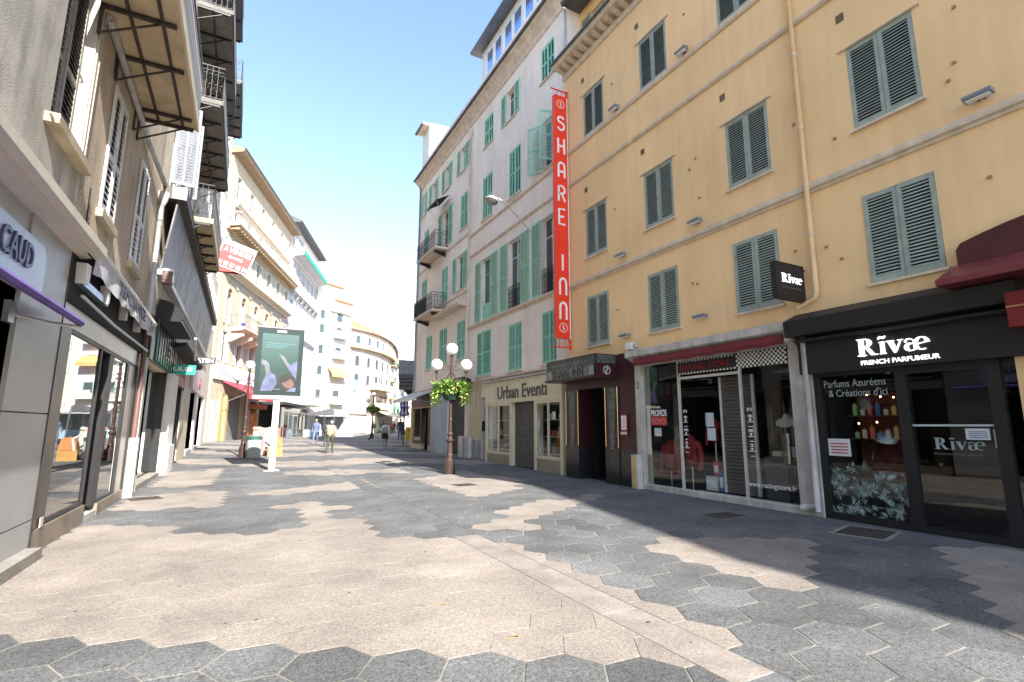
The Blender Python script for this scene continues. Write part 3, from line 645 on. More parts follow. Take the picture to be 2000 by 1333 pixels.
for k, (y, z, w, h, c) in enumerate([(8.6,.14,.32,.32,(.6,.62,.6)),(8.32,.14,.12,.45,(.08,.15,.4)),(8.45,.5,.14,.3,(.5,.08,.1)),(6.9,1.0,.2,.1,(.45,.4,.3)),(6.5,1.0,.14,.2,(.3,.32,.35)),(6.95,.14,.5,.84,(.05,.05,.05))]):
    lb = ['pale boxed model at the foot of the racing shop display','blue boxed toy by the shutter of the racing shop','red boxed toy stacked by the shutter of the racing shop','beige case on the display block in the racing shop','grey bag on the display block in the racing shop','black display block under the mannequin in the racing shop'][k]
    t = thing('display_block' if k == 5 else 'product_box', lb, 'display block' if k == 5 else 'box', (9.85, y, z), pi/2)
    mm = mat('product_%d' % k, c, .5, var=.1); MB().box(-w/2, w/2, -.1, .1, 0, h).build('body', mm, t); MB().box(-w/2*.8, w/2*.8, .1, .104, h*.2, h*.7).build('label', WLET if k < 3 else mm, t)
wb = right('meter_box', 'low ochre and white meter box standing between the hotel entrance and racing shop', 'meter box')
MB().box(10.44, 10.68, .06, .24, 0, .86).build('casing', DIRTYW, wb)
for z in (.04, .45): shared('door_panel', ('mpanel',), lambda: box(10.47, 10.65, .241, .25, 0, .38), mat('ochre_paint_panel', (.62,.45,.22), .6), wb, (0,0,z))
cm = right('junction_box', 'small white cable box on the wall above the hotel entrance canopy corner', 'junction box')
MB().box(10.62, 10.85, 0, .16, 3.66, 3.86).build('case', WHITEP, cm); MB().box(10.5, 10.6, .02, .1, 3.7, 3.82).build('side_box', mat('light_grey_plastic', (.4,.4,.4), .5), cm)
dp2 = right('drainpipe', 'grey white downpipe on the pilaster between racing shop and perfume shop', 'drainpipe')
MB().tube([(5.84,.13,3.45),(5.84,.13,.1)], .05, 10).build('pipe', DIRTYW, dp2, smooth=True); MB().tube([(5.84,.13,.17),(6.14,.13,.13)], .06, 10).build('outlet', DIRTYW, dp2, smooth=True)
# ------------------------------------------------------------------ right: perfume shop
BLK2 = mat('matt_black_fascia', (.010,.010,.011), .55, var=0)
rv = right('perfume_shopfront', 'black fronted perfume shop with large illuminated Rivae letters', 'shopfront')
MB().box(2.75, 5.95, -.25, .14, 2.56, 3.24).build('fascia', BLK2, rv)
MB().prism([(-.0,3.24),(.40,3.26),(.42,3.55),(.0,3.74)], 'x', 2.7, 6.02).build('awning_cassette', BLK2, rv)
MB().tube([(2.8,.24,3.18),(5.9,.24,3.18)], .04, 8).build('awning_bar', BLACK, rv)
for a, b in ((5.66, 5.95), (4.28, 4.44), (3.12, 3.27), (2.2, 2.35)): MB().box(a, b, -.12, .02, .0, 2.56).build('frame_post', BLK2, rv)
fr = MB()
fr.box(4.44, 5.66, -.12, .03, 0, .12).box(2.35, 4.28, -.1, .018, 0, .10).box(3.27, 4.28, -.1, .01, 2.44, 2.56).box(4.44, 5.66, -.1, .01, 2.50, 2.56)
fr.build('frame', BLK2, rv)
for a, b in ((4.44, 5.66), (3.27, 4.28), (2.35, 3.12)): MB().quad((a,-.03,.1),(b,-.03,.1),(b,-.03,2.55),(a,-.03,2.55)).build('window_pane', GLASS, rv)
room(rv, 2.3, 5.75, .02, 2.6, -.3, -2.6, DIMIN)
GLOW = mat('lit_white_letters', (.95,.95,1.0), .5, var=0, emit=.55)
def serif(parent, u, z, d, H, m, ext=.03, name='logo_letters'):
    """R i v ae in a high contrast serif, u = left end in reading order"""
    def pr(pl, nm): 
        mb = MB(); mb.prism([(u-x*H, z+y*H) for x, y in pl], 'y', d, d+ext); return mb
    T = .26; o = MB()
    def P(pl):
        q = [(u-x*H, z+y*H) for x, y in pl]; o.prism(q, 'y', d, d+ext+len(o.v)*1e-6)
    def ring(cx, cy, ax, ay, bx, by, a0, a1, n=12):
        out = arc(cx, cy, ax, ay, a0, a1, n); inn = arc(cx, cy, bx, by, a0, a1, n)
        for i in range(n): P([out[i], out[i+1], inn[i+1], inn[i]])
    P([(.10,0),(.36,0),(.36,1),(.10,1)]); P([(0,0),(.46,0),(.46,.05),(0,.05)]); P([(0,.95),(.12,.95),(.12,1),(0,1)])
    ring(.42, .74, .38, .26, .13, .21, 90, -90); P([(.36,.95),(.43,.95),(.43,1),(.36,1)]); P([(.36,.48),(.43,.48),(.43,.53),(.36,.53)])
    P([(.40,.50),(.62,.46),(.92,.05),(1.06,.05),(1.06,0),(.72,0)])
    X = 1.18; P([(X+.06,.02),(X+.26,.02),(X+.26,.70),(X+.06,.70)]); P([(X,0),(X+.32,0),(X+.32,.05),(X,.05)]); P([(X-.01,.65),(X+.07,.65),(X+.07,.70),(X-.01,.70)])
    P([(X-.04,.84),(X+.08,.92),(X+.2,.86),(X+.34,.93),(X+.34,1.02),(X+.2,.97),(X+.08,1.03),(X-.04,.95)])
    X = 1.56; P([(X+.04,.70),(X+.30,.70),(X+.52,.16),(X+.40,0),(X+.34,0)]); P([(X+.40,0),(X+.47,.08),(X+.74,.68),(X+.68,.70)]); P([(X-.03,.66),(X+.38,.66),(X+.38,.70),(X-.03,.70)]); P([(X+.56,.66),(X+.82,.66),(X+.82,.70),(X+.56,.70)])
    X = 2.42; ring(X+.26, .22, .27, .23, .07, .17, 90, 270); P([(X+.24,.41),(X+.62,.47),(X+.62,.42),(X+.24,.36)]); ring(X+.24,.50,.22,.20,.19,.14,20,160); P([(X+.02,.50),(X+.12,.50),(X+.12,.60),(X+.04,.60)]); ring(X+.28,.2,.34,.20,.30,.15,260,340)
    X2 = X+.44; P([(X2,.12),(X2+.16,.06),(X2+.16,.62),(X2,.55)]); ring(X2+.38, .36, .38, .36, .20, .31, 90, 300, 14); ring(X2+.38,.40,.36,.32,.17,.27,0,90,8); P([(X2+.14,.36),(X2+.74,.46),(X2+.74,.41),(X2+.14,.32)])
    return o.build(name, m, parent)
serif(rv, 4.88, 2.78, .142, .29, GLOW)
text(rv, 'FRENCH PARFUMEUR', 4.29, 2.665, .148, 1.12, .075, GLOW, ext=.012, bold=.012)
text(rv, 'Parfums Azuréens', 5.10, 2.36, -.02, 1.02, .13, mat('frosted_letters', (.30,.36,.35), .6), ext=.003)
text(rv, '& Créations d\'ici', 5.06, 2.19, -.02, .96, .13, MATS['frosted_letters'], ext=.003)
serif(rv, 4.02, 1.27, -.02, .17, MATS['frosted_letters'], .003); text(rv, 'FRENCH PARFUMEUR', 3.74, 1.2, -.018, .6, .03, mat('dim_letters', (.12,.14,.14), .6), ext=.002)
MB().box(3.22, 4.33, -.026, -.02, 1.61, 1.64).build('door_stripe', mat('frosted_strip', (.45,.52,.52), .6), rv)
PAP = mat('white_paper', (.62,.63,.64), .7, var=.03)
for u, z, w, h in ((3.48,1.5,.14,.08),(3.22,1.44,.08,.13),(5.45,1.24,.19,.15),(2.9,1.3,.1,.05)):
    p = MB().box(u-w, u+w, -.026, -.021, z-h, z+h).build('notice', PAP, rv)
    ll = MB()
    for i in range(4): ll.box(u-w*.8, u+w*.75, -.0205, -.0195, z-h*.7+h*1.4*i/4, z-h*.7+h*1.4*i/4+h*.14)
    ll.build('print_lines', mat('red_print', (.4,.05,.05), .7) if u > 5 else mat('blue_print', (.08,.14,.35), .7), p, kind='stuff')
# white foliage decal across the lower glass
rd = random.Random(11); dc = MB(); FD = mat('pale_green_leaf_decal', (.28,.36,.34), .7, var=.2, vscale=8)
def blade(mb, u, z, a, L, w, d):
    c, s_ = cos(a), sin(a); mb.add([(u,d,z),(u-L*.4*c+w*s_,d,z+L*.4*s_+w*c),(u-L*c,d,z+L*s_),(u-L*.4*c-w*s_,d,z+L*.4*s_-w*c)], [(0,1,2,3)])
for k in range(150):
    u = rd.uniform(4.5, 5.62); z = .14+rd.random()**1.3*.95
    if z > .9 and rd.random() < .6: continue
    n = rd.choice((1, 3, 5, 7)); a0 = rd.uniform(0, 2*pi); L = rd.uniform(.06, .17)
    for i in range(n): blade(dc, u, z, a0+(i-(n-1)/2)*.42, L, .0035+rd.random()*.004, -.022-.0002*(k % 5))
for i in range(22): blade(dc, 4.68, 1.32, pi/2+(i-11)*.13+rd.uniform(-.03,.03), rd.uniform(.16,.27), .005, -.0215)
for i in range(16): blade(dc, 4.95, 1.98, pi/2+(i-8)*.4, rd.uniform(.12,.2), .003, -.0217)
dc.build('leaf_decal', FD, rv, kind='stuff')
# lit display shelf with bottles
shf = thing('display_shelf', 'lit shelf unit behind the left pane of the perfume shop', 'shelf', (9.95, 5.0, 0), pi/2)
for z in (1.38, 1.78, .9): shared('shelf_board', ('sb',), lambda: box(-.45,.45,-.15,.15,0,.02), mat('dark_wood', (.10,.04,.02), .4), shf, (0,0,z))
MB().box(-.45,.45,-.16,-.15,.7,2.2).build('back_panel', mat('red_curtain', (.10,.015,.012), .8, var=.3, vscale=9), shf)
WARM = mat('warm_lamp', (1.0,.62,.28), .5, var=0, emit=5)
for i, (u, z) in enumerate(((-.1,2.12),(.12,2.16),(-.3,2.1),(.3,1.66),(0,1.68))): shared('spot_lamp', ('spt',), lambda: MB().sphere((0,0,0), .014, 8, 6), WARM, shf, (u,.12,z))
bc = [(.75,.45,.15),(.7,.6,.45),(.1,.2,.5),(.8,.5,.2),(.35,.6,.25),(.7,.15,.08),(.75,.7,.6)]
fb = None
for i in range(14):
    u = -.38+.76*(i % 7)/6; z = 1.4 if i < 7 else 1.8; c = bc[(i*3) % 7]; h = .1+.05*((i*5) % 3)
    t = thing('perfume_bottle', f'{["amber","cream","blue","orange","green","red","ivory"][(i*3)%7]} bottle on the {"middle" if i<7 else "top"} lit shelf of the perfume shop', 'bottle', (9.95-.05, 5.0+u, z), pi/2, 'perfume bottles on the lit shelves')
    m = mat('bottle_%d' % ((i*3) % 7), c, .15, var=0); MB().box(-.03,.03,-.02,.02,0,h).build('flask', m, t); MB().tube([(0,0,h),(0,0,h+.035)], .012, 6).build('stopper', BRASS, t)
# blade sign
bl = thing('blade_sign', 'small black projecting Rivae sign beside the ochre drainpipe', 'sign', (0,5.72,0))
MB().box(8.46, 9.30, 0, .10, 3.92, 4.62).build('panel', BLK2, bl); MB().tube([(9.2,.05,4.56),(9.42,.05,4.56)], .02, 6).tube([(9.2,.05,3.98),(9.42,.05,3.98)], .02, 6).build('bracket', BLACK, bl)
so_ = bpy.data.objects.new('logo_holder', None)
ls = serif(bl, -8.62, 4.24, 0, .165, GLOW, .01)
ls.matrix_local = Matrix(((-1,0,0,0),(0,-1,0,-.002),(0,0,1,0),(0,0,0,1)))
text(bl, 'FRENCH PARFUMEUR', 8.9, 4.14, -.002, .56, .035, mat('dim_letters', (.12,.14,.14)), plane='south', ext=.004)
# red restaurant at the frame edge
rr_ = right('red_shopfront', 'dark red canopy and header of the shop at the right edge of the photo', 'canopy')
MB().prism([(3.36,3.95),(3.36,4.2)]+[(3.3-2.6*k/10, 4.22+.28*sin(pi*(.08+.92*k/10))) for k in range(11)]+[(.4,4.1),(.4,3.95)], 'y', .0, .16).build('header', mat('dark_red_panel', (.07,.010,.010), .5, var=.1), rr_)
MB().prism([(.0,3.96),(.16,3.96),(.78,3.66),(.78,3.58),(.0,3.58)], 'x', .2, 3.42).build('canopy', mat('red_canopy_metal', (.17,.03,.036), .4, var=.06), rr_)
MB().box(.3, 2.78, .2, .55, 2.9, 3.36).build('valance_box', mat('red_box', (.17,.008,.008), .5), rr_); MB().box(.3, 2.785, .2, .556, 3.16, 3.18).build('gold_line', BRASS, rr_)
MB().box(.2, 2.7, -.2, .05, 0, 2.9).build('shop_wall', BURG, rr_)
MB().box(.4, 1.4, .051, .06, .4, 2.5).box(1.5, 2.5, .051, .06, .4, 2.5).build('window_pane', WGLASS, rr_)
# ------------------------------------------------------------------ right: pink building
pb = right('pink_building', 'long pinkish beige apartment building with mint green shutters beyond the red hotel sign', 'building', XP)
G_ = 'm'
closedw = [(20.35,21.9,3.84,5.9),(17.52,18.68,3.78,5.74),(14.95,15.95,3.82,5.74),
  (20.4,21.5,11.38,13.58),(17.6,18.7,11.35,13.55),(20.35,21.4,15.15,16.65),(14.9,15.9,15.15,16.65),
  (23.45,24.55,4.9,6.93),(26.0,27.25,4.95,6.95),(28.5,29.6,4.85,6.9),(26.1,27.15,8.45,10.5),(23.4,24.4,11.92,13.86),(29.7,30.7,12.0,14.0),(29.8,30.8,8.7,10.7)]
openw = [(20.4,21.5,6.42,9.42),(17.6,18.75,6.42,9.42),(14.85,15.95,6.42,9.42),(14.9,15.9,11.38,13.4),(18.15,18.95,15.15,16.65),(23.85,24.75,8.62,10.55),(26.15,27.2,11.75,14.0),
  (23.75,24.5,15.25,16.7),(26.2,26.95,15.25,16.7),(28.6,29.35,15.2,16.75),(30.6,31.1,15.2,16.75)]
gh = [(23.3,25.7,-.2,3.0),(27.3,31.3,-.2,3.4),(20.62,21.3,-.2,2.85),(14.5,20.4,-.2,2.5)]
mb = wall_mb(13.9, 31.6, -.2, 18.0, closedw+openw+gh, .24); shell(mb, 13.9, 31.6, -.2, 18.0, 11); mb.build('wall', PINK, pb)
for i, (a, b, c, d) in enumerate(closedw): 
    if i == 0:
        leaf(pb, a, .02, c, .78, d-c, G_, MINT, ang=radians(8), mids=(.5,)); leaf(pb, b-.78, .01, c, .78, d-c, G_, MINT, mids=(.5,))
    else: closed(pb, a+.01, b-.01, c+.02, d-.01, G_, MINT, d=-.01, mids=(.5,), pitch=.07, mst=True)
    shared('window_sill', ('sp', round(b-a, 1)), lambda: box(-(b-a)/2-.08, (b-a)/2+.08, 0, .07, -.06, -.002), PINK_T, pb, ((a+b)/2, 0, c))
for i, (a, b, c, d) in enumerate(openw):
    casement(pb, a, b, c, d, WHITEP if i not in (0,) else MINT, d=-.18, trans=(.75,))
    w = .7 if i < 3 else (b-a)*.6 if i > 3 else .6
    if i == 3:
        leaf(pb, a-.02, .02, c, .62, d-c, G_, MINT, ang=radians(75), mids=(.5,)); leaf(pb, b+.02, .03, c, .62, d-c, G_, MINT, ang=radians(28), mids=(.5,))
    else: opened(pb, a, b, c, d, G_, MINT, w, mids=(.5,), pitch=.06)
    if i in (1, 2): railing(pb, [(a+.02,-.02,0),(b-.02,-.02,0)], c+.02, .95, BLACKM, .12, True)
    if i == 0: MB().box(a, b, -.10, -.06, c, c+.8).build('green_panel', MINT, pb)
    shared('window_sill', ('sp', round(b-a, 1)), lambda: box(-(b-a)/2-.08, (b-a)/2+.08, 0, .07, -.06, -.002), PINK_T, pb, ((a+b)/2, 0, c))
course(pb, 13.95, 22.85, 11.02, PINK_T); course(pb, 13.95, 22.85, 9.92, PINK_T); course(pb, 13.95, 22.85, 6.22, PINK_T, ((0,0),(.04,0),(.06,.06),(.12,.10),(.12,.17),(0,.19)))
course(pb, 22.95, 31.6, 8.28, PINK_T, ((0,0),(.05,.02),(.06,.10),(0,.12))); course(pb, 22.95, 31.6, 11.3, PINK_T, ((0,0),(.05,.02),(.06,.10),(0,.12)))
course(pb, 13.95, 31.5, 3.5, PINK_T, ((0,0),(.06,0),(.10,.05),(.20,.09),(.21,.14),(0,.18)))
MB().prism([(0,17.25),(.05,17.28),(.10,17.45),(.28,17.7),(.42,17.8),(.44,17.95),(0,18.05)], 'x', 13.9, 31.75).build('cornice', PINK_T, pb)
MB().box(13.9, 31.8, .44, .54, 17.88, 17.98).build('gutter', ZINC, pb)
MB().box(13.9, 31.6, -.3, .0, 18.05, 19.15).build('parapet', PINK, pb)
aw = wall_mb(13.9, 22.3, 19.15, 21.2, [(22.0-2.05*k-.95, 22.0-2.05*k-.08, 19.35, 20.95) for k in range(4)]+[(22.0-2.05*k-1.92, 22.0-2.05*k-1.05, 19.35, 20.95) for k in range(4)], .1)
aw.build('attic_wall', WHITE, pb, loc=(0,-.25,0))
for k in range(4):
    for q in (0, 1):
        a = 22.0-2.05*k-.95-q*.97; casement(pb, a, a+.87, 19.35, 20.95, WHITEP, d=-.30, mull=0, trans=(), gl=glass('sky_tint_film_glass', (.42,.60,1.0)))  # blue tint puts the reflected sky into the film glass colour
MB().prism([(.3,21.2),(.3,21.34),(-.8,21.45),(-.8,21.2)], 'x', 13.7, 22.7).build('attic_roof', ZINC, pb)
# rooftop block at the far end
bk = thing('white_building', 'white blank sided taller building rising behind the far end of the pink building', 'building', (10.1, 31.66, 0))
MB().box(0, 2.1, 0, 1.5, 0, 22.3).build('wall', WHITE, bk); MB().prism([(-.45,22.3),(2.15,22.3),(2.15,22.6),(-.5,22.42)], 'y', -.05, 1.6).build('roof', OCHRE_T, bk)
MB().box(-.58, -.46, -.05, 1.6, 22.25, 22.4).build('gutter', ZINC, bk)
for k in range(4): shared('chimney', ('chim2',), lambda: MB().box(-.2,.2,-.2,.2,0,1.2).lathe([(.12,1.2),(.12,1.6),(.16,1.6),(.16,1.7),(.001,1.7)], n=8), WHITE, bk, (1.9+k*.25, -2.0-.5*k, 20.6))
def pipe_right(u, z0, z1, label, m=PINK_T, x=XP, hopper=True, r=.05):
    t = right('drainpipe', label, 'drainpipe', x); MB().tube([(u,.09,z0),(u,.09,z1)], r, 8).build('pipe', m, t, smooth=True)
    if hopper: MB().lathe([(.05,-.3),(.12,-.1),(.14,.12),(.001,.12)], (u,.1,z1), 10).build('hopper', m, t, smooth=True)
    z = z0+1.2
    while z < z1-.5: shared('collar', ('colp', m.name), lambda: MB().tube([(0,0,-.03),(0,0,.03)], .058, 8), m, t, (u,.09,z)); z += 2.2
    return t
pipe_right(22.92, .1, 16.9, 'cream downpipe in the middle of the pink building beside the flower lamp post', mat('cream_pipe', (.60,.52,.42), .6))
pipe_right(14.05, 15.0, 19.6, 'white downpipe at the top of the pink building beside the ochre cornice', DIRTYW)
t = pipe_right(31.55, .4, 17.7, 'thin grey downpipe on the far corner of the pink building', mat('grey_pipe', (.28,.28,.28), .6), r=.06)
# balconies of the pink building
def balcony_p(u0, u1, z, d, mesh_panel):
    b = MB().prism([(0,0),(d,0),(d,.10),(0,.14)], 'x', u0, u1).build('balcony', PINK_T, pb, loc=(0,0,z))
    railing(b, [(u1-.03,.02,0),(u1-.03,d-.03,0),(u0+.03,d-.03,0),(u0+.03,.02,0)], .12, .95, BLACKM, .14, True)
    if mesh_panel: MB().box(u0+1.1, u1-.02, d-.05, d-.045, .16, 1.02).build('privacy_mesh', mat('dark_mesh', (.05,.05,.06), .9), b)
    for u in (u0+.4, u1-.4): shared('bracket', ('bkp', d), lambda: MB().prism([(0,-.05),(d*.85,-.02),(d*.85,-.12),(0,-.32)], 'x', -.05, .05), BLACKM, b, (u,0,0))
balcony_p(26.2, 29.6, 11.45, .8, False); balcony_p(26.3, 29.7, 7.85, .85, True)
MB().prism([(0,.0),(.5,.02),(.55,.14),(.1,.26),(0,.26)], 'x', 23.2, 27.6).build('ledge', PINK_T, pb, loc=(0,0,7.55))
t = right('roller_awning', 'half rolled dark awning on thin arms above the upper balcony door of the pink building', 'awning', XP)
MB().quad((27.5,.1,14.6),(25.9,.1,14.6),(25.9,.9,14.15),(27.5,.9,14.15)).add([(27.5,.9,14.15),(25.9,.9,14.15),(25.9,.9,14.0),(27.5,.9,14.0)],[(0,1,2,3)]).build('fabric', DKFAB, t)
MB().tube([(27.45,.05,13.4),(27.45,.88,14.15)], .015, 5).tube([(25.95,.05,12.6),(25.95,.88,14.15)], .015, 5).build('arm', STEEL, t)
# wall street lamp on a long arm
wl = thing('wall_street_lamp', 'street lamp with shallow bowl head on a long curved arm from the pink wall', 'street lamp')
MB().tube([(9.63,16.6,9.15),(9.3,16.5,9.25),(8.6,16.25,9.62),(8.0,16.05,9.88),(7.75,15.97,9.92),(7.6,15.92,9.86)], .028, 7).tube([(9.63,16.6,9.15),(9.63,16.6,9.75),(9.2,16.45,9.3)], .012, 5).build('arm', ALU, wl)
hd = MB().lathe([(.001,.10),(.10,.09),(.16,.02),(.25,-.06),(.27,-.10)], (0,0,0), 18).build('lamp_head', ALU, wl, smooth=True); hd.location = (7.50,15.9,9.80); hd.rotation_euler = (0, radians(14), 0)
bo_ = MB().lathe([(.25,-.10),(.20,-.17),(.10,-.21),(.001,-.22)], (0,0,0), 18).build('glass_bowl', mat('grey_bowl', (.3,.3,.29), .3), hd, smooth=True)
# gift shop
gs = right('gift_shopfront', 'cream gift shop front with large dark Urban Eventi lettering and a closed grey shutter', 'shopfront', XP)
CRM = mat('cream_shop_panel', (.68,.62,.43), .5, var=.04)
fc = MB().box(14.36, 20.45, -.1, .22, 2.5, 3.42).build('fascia', CRM, gs)
MB().box(14.36, 20.6, .0, .32, 3.43, 3.49).build('cover_strip', DIRTYW, gs)
text(fc, 'Urban Eventi', 17.25, 2.93, .235, 3.9, .52, mat('dark_grey_letters', (.05,.05,.055), .4), ext=.03)
fr = MB()
for a, b in ((20.25,20.45),(18.0,18.18),(16.08,16.24),(14.36,14.52)): fr.box(a, b, -.1, .2, 0.0, 2.5)
for a, b in ((18.18,20.25),(14.52,16.08)): fr.box(a, b, .1, .2, .45, .56).box(a, b, .1, .2, 2.4, 2.5).box((a+b)/2-.03, (a+b)/2+.03, .12, .19, .56, 2.4)
fr.build('frame', CRM, gs)
for a, b in ((18.18,20.25),(14.52,16.08)):
    MB().box(a, b, -.1, .19, 0.0, .449).build('stall_riser', mat('dark_cream_riser', (.30,.26,.19), .6), gs)
    MB().quad((a,.15,.56),(b,.15,.56),(b,.15,2.4),(a,.15,2.4)).build('window_pane', GLASS, gs)
    mb = MB(); mb.box(a+.1, b-.1, -.7, -.1, .6, .62).box(a+.1, b-.1, -.7, -.1, 1.2, 1.22).box(a+.1, b-.1, -.7, -.1, 1.8, 1.82); mb.build('display_shelves', ALU, gs)
room(gs, 14.5, 20.3, .05, 2.5, .1, -2.2, DIMIN)
sh = MB().box(16.24, 18.0, .0, .02, .0, 2.5).build('roller_shutter', ROLL, gs); shutter_slats(sh, 16.24, 18.0, .05, 2.5, .02, ROLL, .085)
rd = random.Random(5); i = 0
for pos, ua, ub in (('right', 14.7, 15.95), ('left', 18.4, 20.1)):
    for z, shn in ((.62,'bottom'),(1.22,'middle'),(1.82,'top')):
        for q in range(3):
            i += 1; cn_, c = [('orange',(.6,.3,.12)),('grey',(.5,.5,.48)),('slate',(.3,.3,.32)),('red',(.55,.1,.08)),('cream',(.65,.55,.4))][(i*2) % 5]; kind = (i+q) % 3
            kn = ['vase','box','ball'][kind]; u = ua+(ub-ua)*((2-q)+.5+rd.uniform(-.2,.2))/3
            t = thing('gift_'+kn, f'{cn_} {kn} at the {["left","centre","right"][q]} of the {shn} shelf, {pos} gift shop window', kn, (XP+.2+rd.random()*.3, u, z), pi/2)
            m = mat('gift_'+cn_, c, .4)
            if kind == 0: MB().lathe([(.05,0),(.09,.1),(.05,.2),(.03,.26),(.045,.3)], n=10).build('body', m, t, smooth=True)
            elif kind == 1: MB().box(-.1,.1,-.08,.08,0,.2).box(-.11,.11,-.09,.09,.2,.23).build('body', m, t)
            else: MB().sphere((0,0,.11), .11, 12, 8).build('body', m, t, smooth=True)
for u, z, w, h in ((15.98,1.6,.07,.17),(14.95,1.95,.1,.13),(15.9,.75,.06,.1)): MB().box(u-w, u+w, .152, .156, z-h, z+h).build('notice', PAP, gs)
# entrance door between the shops
dz = right('apartment_door', 'narrow dark door in a cream wall recess beside the gift shop', 'door', XP)
MB().box(20.5, 22.8, 0, .02, .05, 3.4).build('cream_panel', mat('cream_wall_panel', (.56,.49,.34), .8, var=.06), dz) if False else None
MB().box(20.62, 21.3, -.22, -.18, .08, 2.85).build('leaf', DARKIN, dz); MB().box(21.3, 22.75, .0, .018, .95, 3.45).build('wall_panel', mat('cream_wall_panel', (.56,.49,.34), .8, var=.06, streak=.15), dz)
MB().box(21.3, 22.75, .0, .02, .05, .949).build('lower_panel', mat('blue_grey_wall', (.32,.33,.35), .8, var=.15), dz)
MB().box(21.25, 21.29, -.15, -.02, 1.35, 1.8).build('intercom', BLACK, dz)
eb = right('electric_cabinet', 'pair of dirty grey electric cabinets at the foot of the cream downpipe', 'cabinet', XP)
MB().box(22.35, 22.75, .02, .25, .1, 1.05).build('casing', DIRTYW, eb); MB().box(23.05, 23.35, .02, .3, .1, 1.1).build('casing', DIRTYW, eb)
MB().box(23.08, 23.32, .301, .31, .6, 1.05).build('door_panel', OCHRE_T, eb)
gd = right('garage_shutter', 'dark closed roller shutter in the pink building beyond the flower lamp post', 'shutter', XP)
sh = MB().box(23.3, 25.7, -.24, -.21, .1, 3.0).build('panel', mat('dark_shutter', (.05,.045,.045), .5), gd); shutter_slats(sh, 23.3, 25.7, .1, 3.0, -.21, MATS['dark_shutter'], .1)
pr = right('grey_pier', 'smooth rounded blue grey pier between the dark shutter and the corner shop', 'pier', XP)
MB().prism([(25.7,0),(25.75,.35),(25.95,.5),(26.9,.52),(27.15,.35),(27.25,0)], 'z', .1, 3.45).build('shaft', mat('blue_grey_panel', (.36,.39,.42), .5, var=.05), pr)
csx = right('corner_shopfront', 'corner shop with black fascia and gold framed windows ending the pink building', 'shopfront', XP)
MB().box(27.25, 31.5, -.1, .2, 2.65, 3.42).build('fascia', mat('dark_brown_fascia', (.06,.045,.04), .4, var=.2), csx)
MB().box(27.25, 31.5, .02, .3, 2.6, 2.66).build('light_strip', BRASS, csx)
for a, b in ((27.3,28.3),(29.7,31.4)):
    MB().quad((a,.1,.5),(b,.1,.5),(b,.1,2.6),(a,.1,2.6)).build('window_pane', WGLASS, csx); MB().box(a, b, -.1, .15, .1, .5).build('stall_riser', CRM, csx)
    [MB().box(q, q+.07, .1, .16, .5, 2.6).build('frame_post', BRASS, csx) for q in (a, b-.07)]
MB().box(28.3, 29.7, -.2, -.18, .1, 2.6).build('dark_door', DARKIN, csx); MB().box(31.4, 31.6, -.1, .2, .2, 2.6).build('corner_pier', CRM, csx)
ax_ = right('corner_awning', 'grey white sloping awning over the corner shop at the end of the pink building', 'awning', XP)
MB().prism([(.1,3.62),(1.35,3.12),(1.35,3.09),(.1,3.56)], 'x', 26.9, 31.7).build('fabric', mat('grey_white_awning', (.50,.50,.50), .8), ax_)
MB().prism([(1.33,3.12),(1.355,3.12),(1.355,2.95),(1.33,2.95)], 'x', 26.9, 31.7).build('valance', WHITEP, ax_)
for u in (27.2, 31.4): shared('arm', ('awarm',), lambda: MB().tube([(0,.1,2.95),(0,.75,2.9),(0,1.33,3.1)], .02, 5), STEEL, ax_, (u,0,0))
tvb = right('rooflight_box', 'dark angular spotlight box fixed under the ledge behind the flower lamp post', 'spotlight', XP)
MB().prism([(.2,3.5),(.6,3.7),(.62,3.85),(.25,3.75)], 'x', 22.0, 23.6).build('housing', BLACK, tvb)
# canopy further along the right side
cn = thing('street_canopy', 'dark flat box canopy reaching over the street beyond the pink building', 'canopy', (11.75,43.5,0), -radians(18))
MB().box(0, 9, 0, 9, 5.95, 7.2).build('fascia', mat('blue_grey_fascia', (.20,.235,.26), .6, var=.06), cn)
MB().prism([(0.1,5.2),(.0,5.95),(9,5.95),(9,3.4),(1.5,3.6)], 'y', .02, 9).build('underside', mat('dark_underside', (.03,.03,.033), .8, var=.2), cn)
for i in range(4): shared('beam', ('cbm',), lambda: box(.1, 8, -.06, .06, 5.5, 5.9), ZINC, cn, (0, -.1-.0*i, -.3*i))
rb = thing('grey_building', 'shaded building hidden mostly behind the pink building under the canopy', 'building', (13.6,38,0), -radians(18.5))
MB().box(0, 12, 0, 70, 0, 15).build('wall', PINK, rb)
# buildings behind the camera on the right (they throw the near shadow)
sb = thing('corner_building', 'tall cream building behind the viewer on the right side of the street', 'building')
MB().prism([(8.9,-60),(8.9,-21.5),(11.2,-11),(18,-11),(18,-60)], 'z', -.1, 19.2).build('wall', CREAM, sb)
for k in range(9):
    for f in range(5): shared('window', ('bwin',), lambda: box(-.03,.0,-.5,.5,0,1.8), WGLASS, sb, (8.88, -24-k*3, 2.5+f*3.3))
